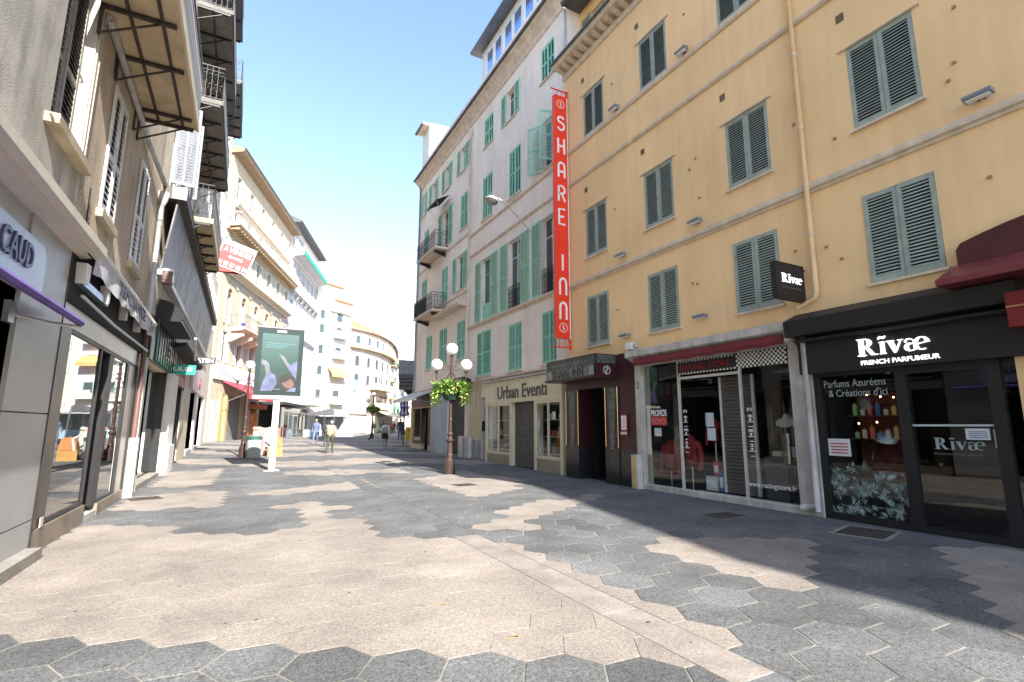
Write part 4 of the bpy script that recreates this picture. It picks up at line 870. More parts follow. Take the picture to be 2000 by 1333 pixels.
# ------------------------------------------------------------------ left: near buildings (u = -Y)
la = left('grey_building', 'grey white rendered building at the left edge with a tall recessed weathered shutter', 'building')
mb = wall_mb(-8.45, 5, 0, 17, [(-8.34,-7.16,5.05,7.95),(-5.0,-3.9,4.88,7.75),(-6.35,-3.2,.1,3.0,.35)], .2); shell(mb, -8.45, 5, 0, 17, 10); mb.build('wall', GREYW, la)
closed(la, -8.33, -7.17, 5.07, 7.93, 'dg', DGREYSH, d=-.12, mids=(.36,), pitch=.075, stile=.07); closed(la, -4.99, -3.91, 4.9, 7.73, 'dg', DGREYSH, d=-.12, mids=(.36,), pitch=.075, stile=.07)
MB().box(-8.42,-7.0,0,.14,4.93,5.045).build('window_sill', mat('ochre_sill', (.42,.34,.23), .8, var=.1), la)
MB().prism([(0,3.86),(.05,3.87),(.28,3.93),(.33,3.94),(.33,4.05),(.26,4.10),(.0,4.26)], 'x', -8.85, 5).build('cornice', mat('cream_moulding', (.60,.55,.47), .8, var=.04, bump=.1), la)
MB().box(-8.44,-8.38,0,.02,4.48,17).build('quoin_strip', GREYW, la)
MB().prism([(.20,3.895),(.23,3.90),(.23,3.925),(.20,3.92)], 'x', -8.87, 5).build('cornice_fillet', MATS['cream_moulding'], la)
c = MB()
for z in (5.0, 7.3): c.tube([(-7.1,.0,z),(-7.0,.06,z),(-6.96,.10,z-.06),(-6.9,.08,z-.02)], .012, 5)
c.tube([(-8.46,.02,4.5),(-8.5,.03,9)], .012, 5).tube([(-8.5,.03,4.8),(-8.42,.05,4.72),(-8.44,.06,4.62),(-8.52,.05,4.66)], .012, 5)
c.build('shutter_hook', mat('pale_iron', (.35,.31,.25), .7), la)
cs = left('corner_shopfront', 'white panelled shop at the left edge with a pale blue sign board', 'shopfront')
PANEL = mat('pale_grey_panel', (.40,.40,.40), .4, var=.03); DJ = BLACK
for z0, z1 in ((.02,.44),(.455,1.72),(1.735,3.0),(3.015,4.02)): MB().box(-8.48,-7.05,-.04,.04,z0,z1).build('cladding_panel', PANEL, cs)
MB().box(-8.50,-8.485,-.03,.05,0,3.9).build('black_trim', BLACK, cs)
MB().box(-7.04,-6.35,-.05,.0,.02,3.0).build('cladding_panel', PANEL, cs); MB().box(-7.04,3,-.04,.02,3.02,4.02).build('cladding_panel', PANEL, cs)
sgn = MB().prism([(-7.55,3.08),(-7.49,3.0),(4,3.0),(4,3.60),(-7.43,3.60),(-7.55,3.48)], 'y', .021, .062).build('sign_panel', mat('pale_blue_sign', (.52,.62,.74), .35, var=.02), cs)
text(sgn, 'CAUD', -6.68, 3.36, .075, .84, .27, mat('navy_letters', (.06,.055,.13), .4), ext=.025, bold=.012)
MB().box(-6.3,-3.25,-.3,-.27,.1,3.0).build('window_frame', BLACK, cs); MB().box(-6.15,-3.35,-.265,-.26,.3,2.9).build('pane', WGLASS, cs)
MB().box(-8.4,-5.2,.041,.20,.0,.13).build('step', CONC, cs)
pa = left('purple_awning', 'thin folded purple awning edge with a steel arm over the left corner shop', 'awning')
MB().prism([(.30,2.82),(.35,2.82),(.36,2.86),(.33,2.90),(.30,2.88)], 'x', -8.12, 2).build('front_bar', mat('purple_fabric', (.12,.07,.28), .75, var=.1), pa)
MB().quad((-8.1,.30,2.885),(2,.30,2.885),(2,.12,2.94),(-8.1,.12,2.94)).build('fabric', MATS['purple_fabric'], pa)
MB().tube([(-6.9,.02,2.72),(-7.5,.2,2.74),(-8.05,.33,2.8)], .018, 6).build('arm', STEEL, pa); MB().box(-6.95,-6.8,-.02,.05,2.62,2.84).build('bracket', STEEL, pa)
lb_ = left('beige_building', 'peeling beige building with narrow grey shutters and an iron braced balcony on the left', 'building')
mb = wall_mb(-14.5,-8.45,0,16,[(-10.42,-9.48,4.86,6.98),(-12.92,-11.95,4.76,6.92),(-14.45,-8.5,-.1,3.95,.5)]+[(-c-.48,-c+.48,z,z+2.5) for z in (7.66,) for c in (9.95,)], .15); shell(mb,-14.5,-8.45,0,16,10); mb.build('wall', BEIGE, lb_)
for a, b, z0, z1 in ((-10.42,-9.48,4.86,6.98),(-12.92,-11.95,4.76,6.92),(-10.43,-9.47,7.66,10.16)):
    closed(lb_, a+.01, b-.01, z0+.01, z1-.01, 'gw', GREYSH, d=.04, mids=(.45,), pitch=.095, stile=.07)
    MB().box(a-.06, b+.06, 0, .09, z0-.13, z0-.005).build('window_sill', MATS['ochre_sill'], lb_)
bal = MB().box(-11.36,-7.4, 0, .95, 7.46, 7.60).build('balcony', mat('ochre_soffit', (.52,.40,.25), .85, var=.08, vscale=2, dirt=.2), lb_)
RUST = mat('rusty_black_iron', (.045,.03,.025), .7, var=.3, vscale=20)
MB().box(-11.40,-7.4,.951,.99,7.45,7.62).build('edge_strip', CREAM, bal)
for y in (11.32, 10.95, 9.4, 8.28):
    shared('bracket', ('brk1',), lambda: MB().box(-.03,.03,0,.9,7.40,7.455).box(-.03,.03,0,.03,6.98,7.4).tube([(0,.02,7.0),(0,.72,7.41)], .018, 5), RUST, bal, (-y,0,0))
MB().box(-11.34,-7.4,.30,.345,7.43,7.458).box(-11.34,-7.4,.70,.745,7.43,7.458).build('joist', RUST, bal, kind='stuff')
railing(bal, [(-11.34,.02,0),(-11.34,.93,0),(-7.4,.93,0)], 7.6, 1.05, BLACKM, .12, True)
railing(bal, [(-11.34,.955,0),(-7.4,.955,0)], 7.62, 1.0, BLACKM, .045, True, r=.013, name='lattice')
dpl = left('drainpipe', 'grey white downpipe with swan neck between the beige building and the green shop', 'drainpipe')
MB().tube([(-14.35,.09,4.0),(-14.35,.09,7.1),(-14.2,.13,7.35),(-12.0,.06,7.38),(-8.5,.06,7.40)], .055, 8).build('pipe', DIRTYW, dpl, smooth=True)
MB().tube([(-14.35,.09,1.3),(-14.35,.09,4.0)], .05, 8).build('lower_pipe', mat('brown_red_pipe', (.14,.07,.06), .6), dpl, smooth=True)
MB().lathe([(.06,-.35),(.11,-.2),(.13,0),(.001,0)], (-14.35,.09,7.2), 10).build('hopper', DIRTYW, dpl, smooth=True)
MB().box(-14.45,-14.25,.03,.2,.0,1.3).build('foot_casing', DIRTYW, dpl)
for nm, lb, loc in (('cable_loop', 'dark cable loop hanging from the beige wall under the first narrow shutter', (-8.9,4.45)),('cable_loop', 'black cable hook on the beige wall above the first narrow shutter', (-9.2,7.0))):
    t = left(nm, lb, 'cable'); u, z = loc
    MB().tube([(u,.03,z+.5),(u-.02,.03,z)]+[(u-.05-.05*cos(q),.04,z-.05*sin(q)) for q in [k*.7 for k in range(8)]], .010, 5).build('cable', BLACKM, t)
# dark glass shop
ts = left('fashion_shopfront', 'bronze framed glass shop front under the grey TENDANCE awning on the left', 'shopfront')
MB().box(-9.05,-8.52,-.3,.02,.30,2.92).build('frame_panel', BRONZE, ts); MB().box(-14.0,-8.52,-.02,.02,2.92,3.22).build('fascia_panel', mat('warm_grey_metal', (.42,.39,.37), .35, metal=.4, var=.05), ts)
MB().box(-11.0,-8.52,-.3,.04,0,.29).box(-14.2,-11.9,-.3,.04,0,.20).build('plinth', mat('bronze_plinth', (.26,.21,.17), .5, metal=.2, var=.12), ts)
MB().box(-11.9,-11.0,-.3,.03,0,.10).build('door_step', ALU, ts)
MB().box(-8.9,-8.78,.041,.05,.3,.42).build('label_plate', CREAM, ts)
fr = MB()
for a, b, d in ((-10.95,-10.88,.015),(-11.95,-11.6,-.0),(-13.42,-13.2,.01),(-14.5,-14.12,.03)): fr.box(a, b, -.35, d, .2, 2.915)
fr.box(-10.88,-9.05,-.05,.012,.30,.36).box(-13.2,-11.95,-.05,.012,.2,.26).box(-14.1,-8.6,-.06,.01,2.86,2.918); fr.build('frame', BLACK, ts)
MB().box(-14.12,-13.42,-.2,.0,.2,2.9).build('end_panel', MATS['warm_grey_metal'], ts)
MIR = glass('left_shop_glass2', (.45,.5,.5), boost=1.5)
MB().quad((-10.88,-.01,.3),(-9.05,-.01,.3),(-9.05,-.01,2.9),(-10.88,-.01,2.9)).build('window_pane', MIR, ts)
MB().quad((-13.2,-.01,.2),(-11.95,-.01,.2),(-11.95,-.01,2.9),(-13.2,-.01,2.9)).build('window_pane', MIR, ts)
MB().quad((-11.6,-.30,.1),(-10.95,-.30,.1),(-10.95,-.30,2.6),(-11.6,-.30,2.6)).build('door_pane', MIR, ts)
room(ts, -14.2, -8.6, .05, 2.95, -.36, -3, mat('shop_inner_grey', (.22,.21,.19), .8))
MB().box(-14.45,-8.5,-.3,.05,3.23,3.97).box(-14.45,-8.6,.05,.19,3.9,3.98).build('awning_recess', DARKIN, ts)
for i, (y, s_) in enumerate(((8.8,.13),(10.1,.085),(11.6,.08),(13.0,.075))):
    t = left('spotlight', ['large white box spotlight nearest the viewer under the TENDANCE awning','white box spotlight second from the viewer under the TENDANCE awning','dim box spotlight third along the TENDANCE awning recess','farthest box spotlight in the TENDANCE awning recess'][i], 'spotlight', group='spotlights under the grey awning')
    MB().prism([(-y-s_*.7,3.52),(-y+s_*.7,3.50),(-y+s_,3.78),(-y-s_*.9,3.80)], 'y', .055, .17).build('housing', WHITEP if i < 2 else DIRTYW, t); MB().box(-y-.02,-y+.02,-.0,.03,3.7,3.86).build('bracket', BLACKM, t)
t = left('awning_roller', 'grey roller awning with TENDANCE 24 lettered valance above the glass shop', 'awning')
MB().tube([(-14.72,.20,3.98),(-8.85,.20,4.10)], .042, 10).build('front_bar', WHITEP, t, smooth=True)
MB().prism([(.0,4.02),(.19,3.99),(.19,4.03),(.0,4.12)], 'x', -14.7, -8.9).build('fabric', MATS['grey_white_awning'], t)
vb = MB(); N = 40
for i in range(N):
    a = -14.68+5.75*i/N; b = -14.68+5.75*(i+1)/N; za = 3.96+.12*i/N; zb = 3.96+.12*(i+1)/N
    wa = .018*sin(i*.9); wb_ = .018*sin((i+1)*.9); ha = .36+.02*sin(i*1.3); hb = .36+.02*sin((i+1)*1.3)
    vb.quad((a,.21,za),(b,.21,zb),(b,.20+wb_,zb-hb),(a,.20+wa,za-ha))
v = vb.build('valance', mat('grey_white_valance', (.60,.59,.63), .9, var=.08, streak=.2), t)
text(v, 'TENDANCE', -11.65, 3.85, .245, 2.7, .23, mat('faded_navy_letters', (.03,.03,.06), .8), ext=.004, bold=.015); text(v, '24', -13.95, 3.78, .245, .5, .22, MATS['faded_navy_letters'], ext=.004)
rl = MB()
rl.tube([(-14.3,.16,3.28),(-11.0,.12,3.30),(-8.7,.16,3.32)], .022, 7)
rl.build('arm', STEEL, t)
MB().box(-10.3,-8.75,.04,.13,3.5,3.60).build('arm_casing', mat('blue_grey_arm', (.22,.28,.38), .3, metal=.5), t)
# ------------------------------------------------------------------ left: long balconied building
lc = left('balconied_building', 'tall cream building on the left with stacked black iron balconies and open white shutters', 'building')
gh = [(-19.3,-15.2,-.1,3.2,.8),(-24.2,-20.7,-.1,3.2,.8),(-31,-27.8,-.1,3.2,.8),(-36,-32.2,-.1,3.2,.8)]
up = []; mat('bluish_white_shutter', (.26,.28,.32), .6, var=.05)
for f, z in enumerate((8.0, 11.4, 14.7, 18.0, 21.3)):
    for k in range(8):
        y = 16.1+3.35*k; up.append((-y-.5,-y+.5,z,z+2.3))
mb = wall_mb(-42,-14.5,0,25,gh+up,.2); shell(mb,-42,-14.5,0,25,10); mb.build('wall', CREAM, lc)
for i, (a, b, z0, z1) in enumerate(up):
    casement(lc, a, b, z0, z1, WHITEP, d=-.12)
    if i == 0:   # nearest windows with shutters standing open into the sun
        leaf(lc, b+.02, .03, z0, .55, z1-z0, 'w2', MATS['bluish_white_shutter'], ang=radians(100), pitch=.085, mst=True); leaf(lc, a-.02, .03, z0, .55, z1-z0, 'w2', MATS['bluish_white_shutter'], ang=radians(80), pitch=.085, mst=True)
    else: opened(lc, a, b, z0, z1, 'w3', WHITEP, .5, pitch=.06)
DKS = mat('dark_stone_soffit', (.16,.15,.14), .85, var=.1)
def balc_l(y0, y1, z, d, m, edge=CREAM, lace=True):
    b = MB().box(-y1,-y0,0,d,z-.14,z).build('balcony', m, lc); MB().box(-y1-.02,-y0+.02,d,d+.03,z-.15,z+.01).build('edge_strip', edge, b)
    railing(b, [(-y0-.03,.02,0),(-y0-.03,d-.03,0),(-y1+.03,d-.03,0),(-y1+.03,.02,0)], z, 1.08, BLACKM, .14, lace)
    n = int((y1-y0)/1.3)+1
    for k in range(n+1):
        y = y0+.05+(y1-y0-.1)*k/n
        shared('bracket', ('bkl', d), lambda: MB().box(-.035,.035,0,d-.05,-.21,-.145).tube([(0,.02,-.62),(0,d*.75,-.2)], .02, 5), BLACKM, b, (-y,0,z))
    MB().box(-y1,-y0,d*.42,d*.42+.05,z-.2,z-.145).build('joist', BLACKM, b)
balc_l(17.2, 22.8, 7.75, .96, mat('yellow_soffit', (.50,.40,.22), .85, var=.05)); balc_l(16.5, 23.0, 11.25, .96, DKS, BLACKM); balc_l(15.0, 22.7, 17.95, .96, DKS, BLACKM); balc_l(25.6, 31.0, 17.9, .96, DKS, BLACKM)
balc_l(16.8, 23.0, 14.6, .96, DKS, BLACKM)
MB().box(-34,-14.9,0.0,.52,7.30,7.62).build('ledge', mat('dark_brown_ledge', (.07,.06,.055), .7, var=.2), lc); MB().box(-14.89,-14.86,.2,.52,7.30,7.62).build('ledge_end', mat('sunlit_end_tone', (.55,.42,.36), .8), lc)  # paler end face paints the sun falling on the ledge end
# dirty fabric fascia panels below the ledge
FAB = mat('dirty_grey_fascia', (.15,.14,.145), .5, var=.3, vscale=1.3, streak=.4, dirt=.4)
for k in range(7):
    y = 15.0+2.7*k
    shared('fascia_panel', ('fpn',), lambda: MB().prism([(.10,5.42),(.14,5.42),(.34,7.28),(.30,7.28)], 'x', -2.62, 0), FAB, lc, (-y,0,0))
MB().box(-34,-14.9,.0,.26,5.28,5.42).build('grey_ledge', mat('pale_grey_ledge', (.42,.42,.43), .6, var=.1), lc); MB().box(-33.8,-14.9,.0,.08,4.3,5.27).build('upper_band', mat('cream_band', (.50,.46,.38), .8, streak=.2), lc)
c = left('floodlight', 'small brown and white camera box on the corner of the grey ledge by the downpipe', 'floodlight')
MB().box(-15.0,-14.78,.2,.42,5.05,5.35).build('housing', mat('brown_box', (.16,.09,.08), .6), c); MB().box(-14.97,-14.81,.42,.43,5.1,5.3).build('lens', OPAL, c); MB().box(-15.0,-14.78,.2,.42,5.36,5.42).build('cap', WHITEP, c)
js = left('clothing_shopfront', 'dark clothing shop with green panels and white pillars beyond the downpipe on the left', 'shopfront')
room(js, -19.3, -15.2, .1, 3.2, -.3, -4, DARKIN); room(js, -24.2, -20.7, .1, 3.2, -.3, -4, DARKIN)
MB().box(-19.3,-15.2,-.6,.12,0,.16).box(-24.2,-20.7,-.6,.1,0,.2).build('step', CONC, js)
MB().box(-17.0,-16.95,-3.0,-.2,.16,2.75).build('white_partition', mat('cool_white_board', (.55,.57,.62), .6), js) ; MB().box(-16.94,-16.9,-.9,-.6,1.0,1.3).build('blue_sticker', mat('cyan_sticker', (.03,.30,.60), .5), js)
MB().box(-20.7,-19.3,-.2,.22,.0,3.2).build('pillar', WHITE, js); MB().box(-15.2,-14.95,-.2,.08,0,3.2).build('pillar', DIRTYW, js); MB().box(-27.8,-24.2,-.1,.06,0,3.2).build('pillar', CREAM, js)
MB().box(-20.72,-19.28,-.2,.30,.0,.95).build('pillar_base', WHITE, js)
GRN = mat('shop_green', (.01,.33,.21), .4); MB().box(-19.2,-15.3,.05,.08,3.22,4.2).build('fascia', mat('green_tinted_panel', (.05,.12,.10), .3), js)
lt = MB().box(-18.9,-16.0,.10,.13,3.25,4.0).build('green_board', GRN, js); text(lt, 'JULES', -17.4, 3.62, .15, 2.5, .55, WLET, ext=.04)
for k in range(9): shared('grille_bar', ('gb',), lambda: box(-.02,.02,.16,.19,3.2,4.25), BLACK, js, (-15.4-.47*k,0,0))
for k in range(7): shared('grille_bar', ('gb2',), lambda: box(-.02,.02,.10,.13,2.9,4.25), BLACK, js, (-20.9-.5*k,0,0))
MB().box(-24.1,-20.8,.05,.09,3.22,4.2).build('fascia', DIRTYW, js); MB().box(-24.0,-20.9,.10,.12,3.0,3.35).build('red_strip', mat('shop_red', (.45,.03,.05), .5), js)
fr = MB()
for y in (20.75, 24.1, 15.25, 19.2): shared('frame_post', ('jfp',), lambda: box(-.06, .06, -.3, .04, .2, 3.2), BLACK, js, (-y,0,0))
for a, b in ((-24.1,-20.8),(-19.2,-17.2)): MB().quad((a,-.15,.2),(b,-.15,.2),(b,-.15,3.2),(a,-.15,3.2)).build('window_pane', MIR, js)
ba = left('dome_awning', 'folded black rounded awning above the green clothing shop', 'awning')
MB().prism([(.08,4.22)]+[(.08+.62*sin(q), 4.22+.55*cos(q)) for q in [pi/2*k/7 for k in range(8)]][::1]+[(.1,4.2)], 'x', -18.6, -15.4).build('fabric', DKFAB, ba)
MB().prism([(.08,4.15),(.5,4.18),(.45,4.05),(.08,4.0)], 'x', -27, -19.0).build('folded_fabric', DKFAB, ba); MB().tube([(-19.2,.7,4.35),(-22.5,.5,4.0)], .04, 6).tube([(-15.4,.66,4.24),(-18.6,.66,4.24)], .03, 6).build('bar', WHITEP, ba)
rs2 = left('red_logo_shopfront', 'dark glass shop with pale pink panels and a red logo, farther along the left side', 'shopfront')
room(rs2, -31, -27.8, .2, 3.2, -.3, -3, DARKIN); room(rs2, -36, -32.2, .2, 3.2, -.3, -3, DARKIN)
for a, b in ((-31,-27.8),(-36,-32.2)):
    MB().quad((a,-.1,.4),(b,-.1,.4),(b,-.1,3.2),(a,-.1,3.2)).build('window_pane', MIR, rs2); MB().box(a, b, -.2, .1, .1, .4).build('stall_riser', DIRTYW, rs2)
MB().box(-36.2,-27.6,.02,.14,3.2,4.6).build('fascia', mat('pale_pink_panel', (.60,.50,.48), .5), rs2); MB().lathe([(.28,0),(.28,.03),(.001,.03)], n=14).build('red_logo', MATS['shop_red'], rs2, loc=(-31.6,.15,3.7)).rotation_euler = (-pi/2,0,0)
MB().box(-32.2,-31,-.1,.1,0,3.2).build('pillar', WHITE, rs2); MB().box(-38.5,-36,-.1,.12,0,3.2).build('pillar', WHITE, rs2)
# projecting signs
jb = thing('blade_sign', 'green projecting JULES sign on the left row of shops', 'sign', (0,19.4,0))
MB().box(-2.2,-1.42,0,.10,3.19,3.50).build('panel', GRN, jb); text(jb, 'JULES', -1.81, 3.345, -.008, .62, .17, WLET, plane='south', ext=.01, bold=.01)
kb = thing('blade_sign', 'dark grey projecting sign with white capitals beyond the green JULES sign', 'sign', (0,24.5,0))
MB().box(-2.2,-1.12,0,.10,4.08,4.36).build('panel', mat('slate_panel', (.04,.045,.06), .5), kb); text(kb, 'MATEN', -1.58, 4.22, -.008, .78, .17, WLET, plane='south', ext=.01, bold=.01)
av = thing('for_sale_board', 'red and white A VENDRE board hanging tilted from the balcony end', 'sign', (-1.30,22.9,8.52))
av.rotation_euler = (0, radians(16), radians(2)); av.scale = (.93,.93,.93)
MB().box(0,1.35,0,.03,-.62,.62).build('board', WLET, av); rdm = mat('estate_red', (.42,.02,.018), .5)
MB().box(.04,1.31,-.004,-.001,-.58,.40).build('red_field', rdm, av)
text(av, 'A VENDRE', .68, .22, -.008, 1.1, .22, WLET, plane='south', ext=.008, bold=.02); text(av, '0493', .7, -.08, -.008, .55, .13, WLET, plane='south', ext=.008)
text(av, '04 93 87 65 84', .67, -.42, -.008, 1.2, .2, WLET, plane='south', ext=.008, bold=.01); text(av, 'IMMOBILIER', .67, .5, -.008, 1.1, .13, mat('pink_red_letters', (.65,.08,.10), .5), plane='south', ext=.008)
MB().add([(.08,.06,-.60),(1.2,.06,-.62),(.05,.25,-.92)], [(0,1,2)]).add([(.05,.03,-.62),(.9,.03,-.62),(.05,.03,-.95)], [(0,1,2)]).build('back_board', rdm, av)
MB().tube([(.03,.02,-.6),(.03,.06,.7)], .02, 5).build('bracket', BLACKM, av)
# ------------------------------------------------------------------ left: buildings where the street bends
DD = Vector((.31692, .94845)); S3 = Vector((-1.2536, 45.535)); RZ3 = atan2(-DD.y, -DD.x)
def bent(name, label, cat, group=None): return thing(name, label, cat, (S3.x, S3.y, 0), RZ3, group)      # u = -t, outward = towards the street
l3 = bent('loggia_building', 'sunlit cream building with arched windows and stone balconies behind the advertising panel', 'building')
SUNCR = mat('warm_cream_stone', (.47,.40,.30), .85, var=.04, streak=.1, bump=.1)
ws = []
for k in range(6):
    t = -1.1+3.08*k
    for z0, z1 in ((19.55,21.35),(17.3,18.75),(13.95,15.95),(9.5,11.6),(6.35,8.7)): ws.append((-t-.48,-t+.48,z0,z1))
gr = [(-16.8,-8.6,.3,3.6,.6),(-7.8,-5.2,.3,3.6,.5),(-4.6,.9,.3,3.9,.5),(1.1,2.4,.3,3.4,.2)]
mb = wall_mb(-15.3,2.7,0,22.6,ws+[(-15.2,-8.6,.3,3.6,.6)]+gr[1:],.2); shell(mb,-15.3,2.7,0,22.6,12); mb.build('wall', SUNCR, l3)
for i, (a, b, z0, z1) in enumerate(ws):
    casement(l3, a, b, z0, z1, WHITEP, d=-.12)
    if z0 != 9.5: opened(l3, a, b, z0, z1, 'fw', WHITEP, .46, pitch=.09)
for k in range(6):
    u = 1.1-3.08*k
    ah = MB(); pts = [(.62*cos(pi*q/8), .62*sin(pi*q/8)) for q in range(9)]; inn = [(.46*cos(pi*q/8), .46*sin(pi*q/8)) for q in range(9)]
    for q in range(8): ah.prism([(u+pts[q][0],11.62+pts[q][1]),(u+pts[q+1][0],11.62+pts[q+1][1]),(u+inn[q+1][0],11.62+inn[q+1][1]),(u+inn[q][0],11.62+inn[q][1])], 'y', .002+q*.0003, .13)
    ah.box(u-.62,u-.47,0,.13,9.3,11.6).box(u+.47,u+.62,0,.13,9.3,11.6)
    o = ah.build('arch_surround', SUNCR, l3); MB().prism([(u+x_, 11.62+z_) for x_, z_ in inn], 'y', .001, .02).build('fanlight', mat('brown_timber', (.22,.13,.07), .7), o)  # plain brown panel fills each arch head
    shared('ornament', ('orn',), lambda: MB().prism([(-.5,.0),(-.3,.12),(0,.04),(.3,.12),(.5,0),(.3,-.08),(0,-.25),(-.3,-.08)], 'y', 0, .07), mat('carved_stone', (.50,.40,.28), .8), l3, (u-1.54,0,12.55))
def heavy(parent, u0, u1, z, d, m=None, h=.45): return MB().prism([(0,z-h),(.15,z-h),(.2,z-h*.6),(d*.8,z-h*.4),(d,z-h*.25),(d,z),(0,z)], 'x', u0, u1).build('ledge', m or OCHRE_T, parent)
heavy(l3,-15.2,2.6,13.55,.6); h2 = heavy(l3,-15.6,2.7,16.95,1.0); heavy(l3,-13.8,1.5,19.05,.35,h=.3)
for k in range(30): shared('dentil', ('dent',), lambda: box(-.12,.12,.2,.85,-.28,-.12), mat('brown_stone', (.38,.26,.15), .8), h2, (2.4-.6*k,0,16.75))
railing(h2, [(2.6,.0,0),(2.6,.93,0),(-15.5,.93,0)], 16.95, .95, mat('pale_rail_metal', (.45,.42,.38), .6), .3, False, r=.02)
b2 = heavy(l3,-8.2,.6,9.2,1.25,h=.6)
for k in range(5): shared('corbel', ('corb',), lambda: MB().prism([(0,8.0),(.25,8.05),(1.1,8.5),(1.1,8.68),(0,8.68)], 'x', -.18, .18), OCHRE_T, b2, (.3-2.0*k,0,0))
railing(b2, [(.55,.0,0),(.55,1.2,0),(-8.1,1.2,0)], 9.2, 1.0, mat('grey_iron_rail', (.18,.17,.17), .6), .16, False, r=.014)
MB().lathe([(.12,0),(.16,.3),(.18,.32),(.001,.32)], (.2,.95,9.22), 10).build('blue_pot', mat('blue_glaze', (.03,.06,.30), .3), b2)
MB().prism([(-.1,22.6),(.75,22.75),(.85,22.9),(.85,23.05),(-12,24.6),(-12,22.6)], 'x', -15.4, 2.9).build('roof', mat('brown_eaves', (.33,.23,.15), .8, var=.1), l3)
MB().box(-15.4,2.9,.80,.92,22.98,23.10).build('gutter', ZINC, l3)
for u, hh in ((-3.4,1.6),(-6.5,1.2),(-11.5,2.2)): shared('chimney', ('ch3',), lambda: MB().box(-.35,.35,-.5,.5,0,1.8).box(-.42,.42,-.57,.57,1.6,1.7).lathe([(.14,1.8),(.14,2.3),(.001,2.3)], n=8), mat('pink_brick_chimney', (.52,.30,.24), .8, var=.1), l3, (u,-1.4,hh+21.6))
def antenna(x, y, z, label, rz=.4):
    t = thing('tv_antenna', label, 'antenna', (x,y,z), rz); MB().tube([(0,0,0),(0,0,1.8)], .02, 5).build('mast', STEEL, t)
    mb = MB().tube([(-.7,0,1.7),(.7,0,1.72)], .015, 4)
    for k in range(7): mb.tube([(-.6+.2*k,-.28,1.7),(-.6+.2*k,.28,1.7)], .012, 4)
    mb.build('dipoles', STEEL, t)
p = S3+DD*5.2; antenna(p.x-1, p.y, 24.2, 'thin tv antenna on the roof of the arched cream building')
MB().box(-6.6,2.6,.0,.18,4.95,6.05).build('sign_board', mat('white_board', (.80,.78,.80), .5), l3)
text(l3, 'CAFE DES ARTISTES', -2.0, 5.5, .19, 7.6, .5, mat('faded_purple_letters', (.45,.25,.50), .6), ext=.02)
r = bent('red_awning', 'bright red sloping shop awning under the white sign board left of the advertising panel', 'awning')
AWR = mat('bright_red_fabric', (.48,.05,.075), .8, var=.05)
MB().prism([(.1,4.95),(1.9,4.05),(1.9,4.0),(.1,4.85)], 'x', -7.2, .8).build('fabric', AWR, r); MB().prism([(1.88,4.05),(1.92,4.05),(1.92,3.6),(1.88,3.6)], 'x', -7.2, .8).build('valance', AWR, r)
for u in (.6,-3.2,-7.0): shared('arm', ('ra',), lambda: MB().tube([(0,.1,3.2),(0,1.88,4.02)], .03, 5), STEEL, r, (u,0,0))
g3 = bent('shuttered_shopfront', 'closed grey shutters between gold posts under the red awning', 'shopfront')
sh = MB().box(-4.6,.9,-.45,-.4,.3,3.9).build('roller_shutter', mat('mid_grey_shutter', (.20,.20,.21), .5), g3); shutter_slats(sh, -4.6, .9, .3, 3.9, -.4, MATS['mid_grey_shutter'], .16)
MB().box(1.1,2.4,-.1,.05,.3,3.4).build('side_shutter', mat('light_grey_shutter', (.45,.46,.48), .5), g3)
for u in (.75,-.35): shared('gold_post', ('gp',), lambda: box(-.2,.2,-.3,.15,.3,4.0), mat('gold_post_paint', (.40,.31,.16), .6), g3, (u,0,0))
MB().box(-5.2,-4.6,-.1,.3,.3,4.0).build('post', mat('dusky_post', (.30,.22,.22), .6), g3)
w3 = bent('souvenir_stall', 'open souvenir shop with orange goods racks behind the post of the advertising panel', 'stall')
MB().box(-7.8,-5.2,-.45,-.4,.3,3.6).build('back_panel', DARKIN, w3)
for k in range(4): shared('goods_rack', ('gr4',), lambda: MB().box(-.22,.22,-.1,.2,.3,2.6).box(-.25,.25,-.15,.25,2.7,2.76), mat('orange_goods', (.50,.18,.06), .7, var=.4, vscale=6), w3, (-5.6-.62*k,0,0))
MB().box(-7.9,-5.1,.1,.9,3.0,3.4).build('canopy', mat('terracotta_canopy', (.42,.12,.05), .8), w3)
bs = bent('brasserie_terrace', 'dark glazed cafe terrace with black canopy right of the advertising panel post', 'terrace')
MB().box(-17.5,-8.4,.0,2.2,3.5,3.75).build('canopy', mat('black_canopy', (.03,.03,.03), .8), bs); MB().box(-17.4,-8.5,-.55,-.5,.3,3.5).build('back_wall', DARKIN, bs)
for k in range(5): f = shared('glass_screen_frame', ('gsf',), lambda: MB().box(-.05,.05,2.1,2.16,.36,2.9).box(-1.75,.05,2.1,2.16,2.85,2.92).box(-1.75,.05,2.1,2.16,.36,.42).box(-1.75,.05,2.1,2.16,1.2,1.25), STEEL, bs, (-9-1.75*k,0,0))
MB().quad((-17.3,2.12,.4),(-9,2.12,.4),(-9,2.12,2.85),(-17.3,2.12,2.85)).build('glass_screen', glass('tinted_screen', (.35,.4,.4)), bs)
MB().box(-9.9,-9.0,1.2,1.9,.36,1.3).build('planter', mat('terracotta_planter', (.36,.16,.10), .8), bs)
for i in range(2): tag(MB().lathe([(.25,0),(.28,.6),(.2,1.1),(.001,1.3)], n=12).build('umbrella_cover', mat('red_cover', (.60,.05,.03), .7), None), ['left of two red covered stools behind the terrace glass','right of two red covered stools behind the terrace glass'][i], 'stool', 'red covered stools').location = (S3.x+DD.x*(12.2+.6*i)+1.4*.948, S3.y+DD.y*(12.2+.6*i)-1.4*.317, .36)
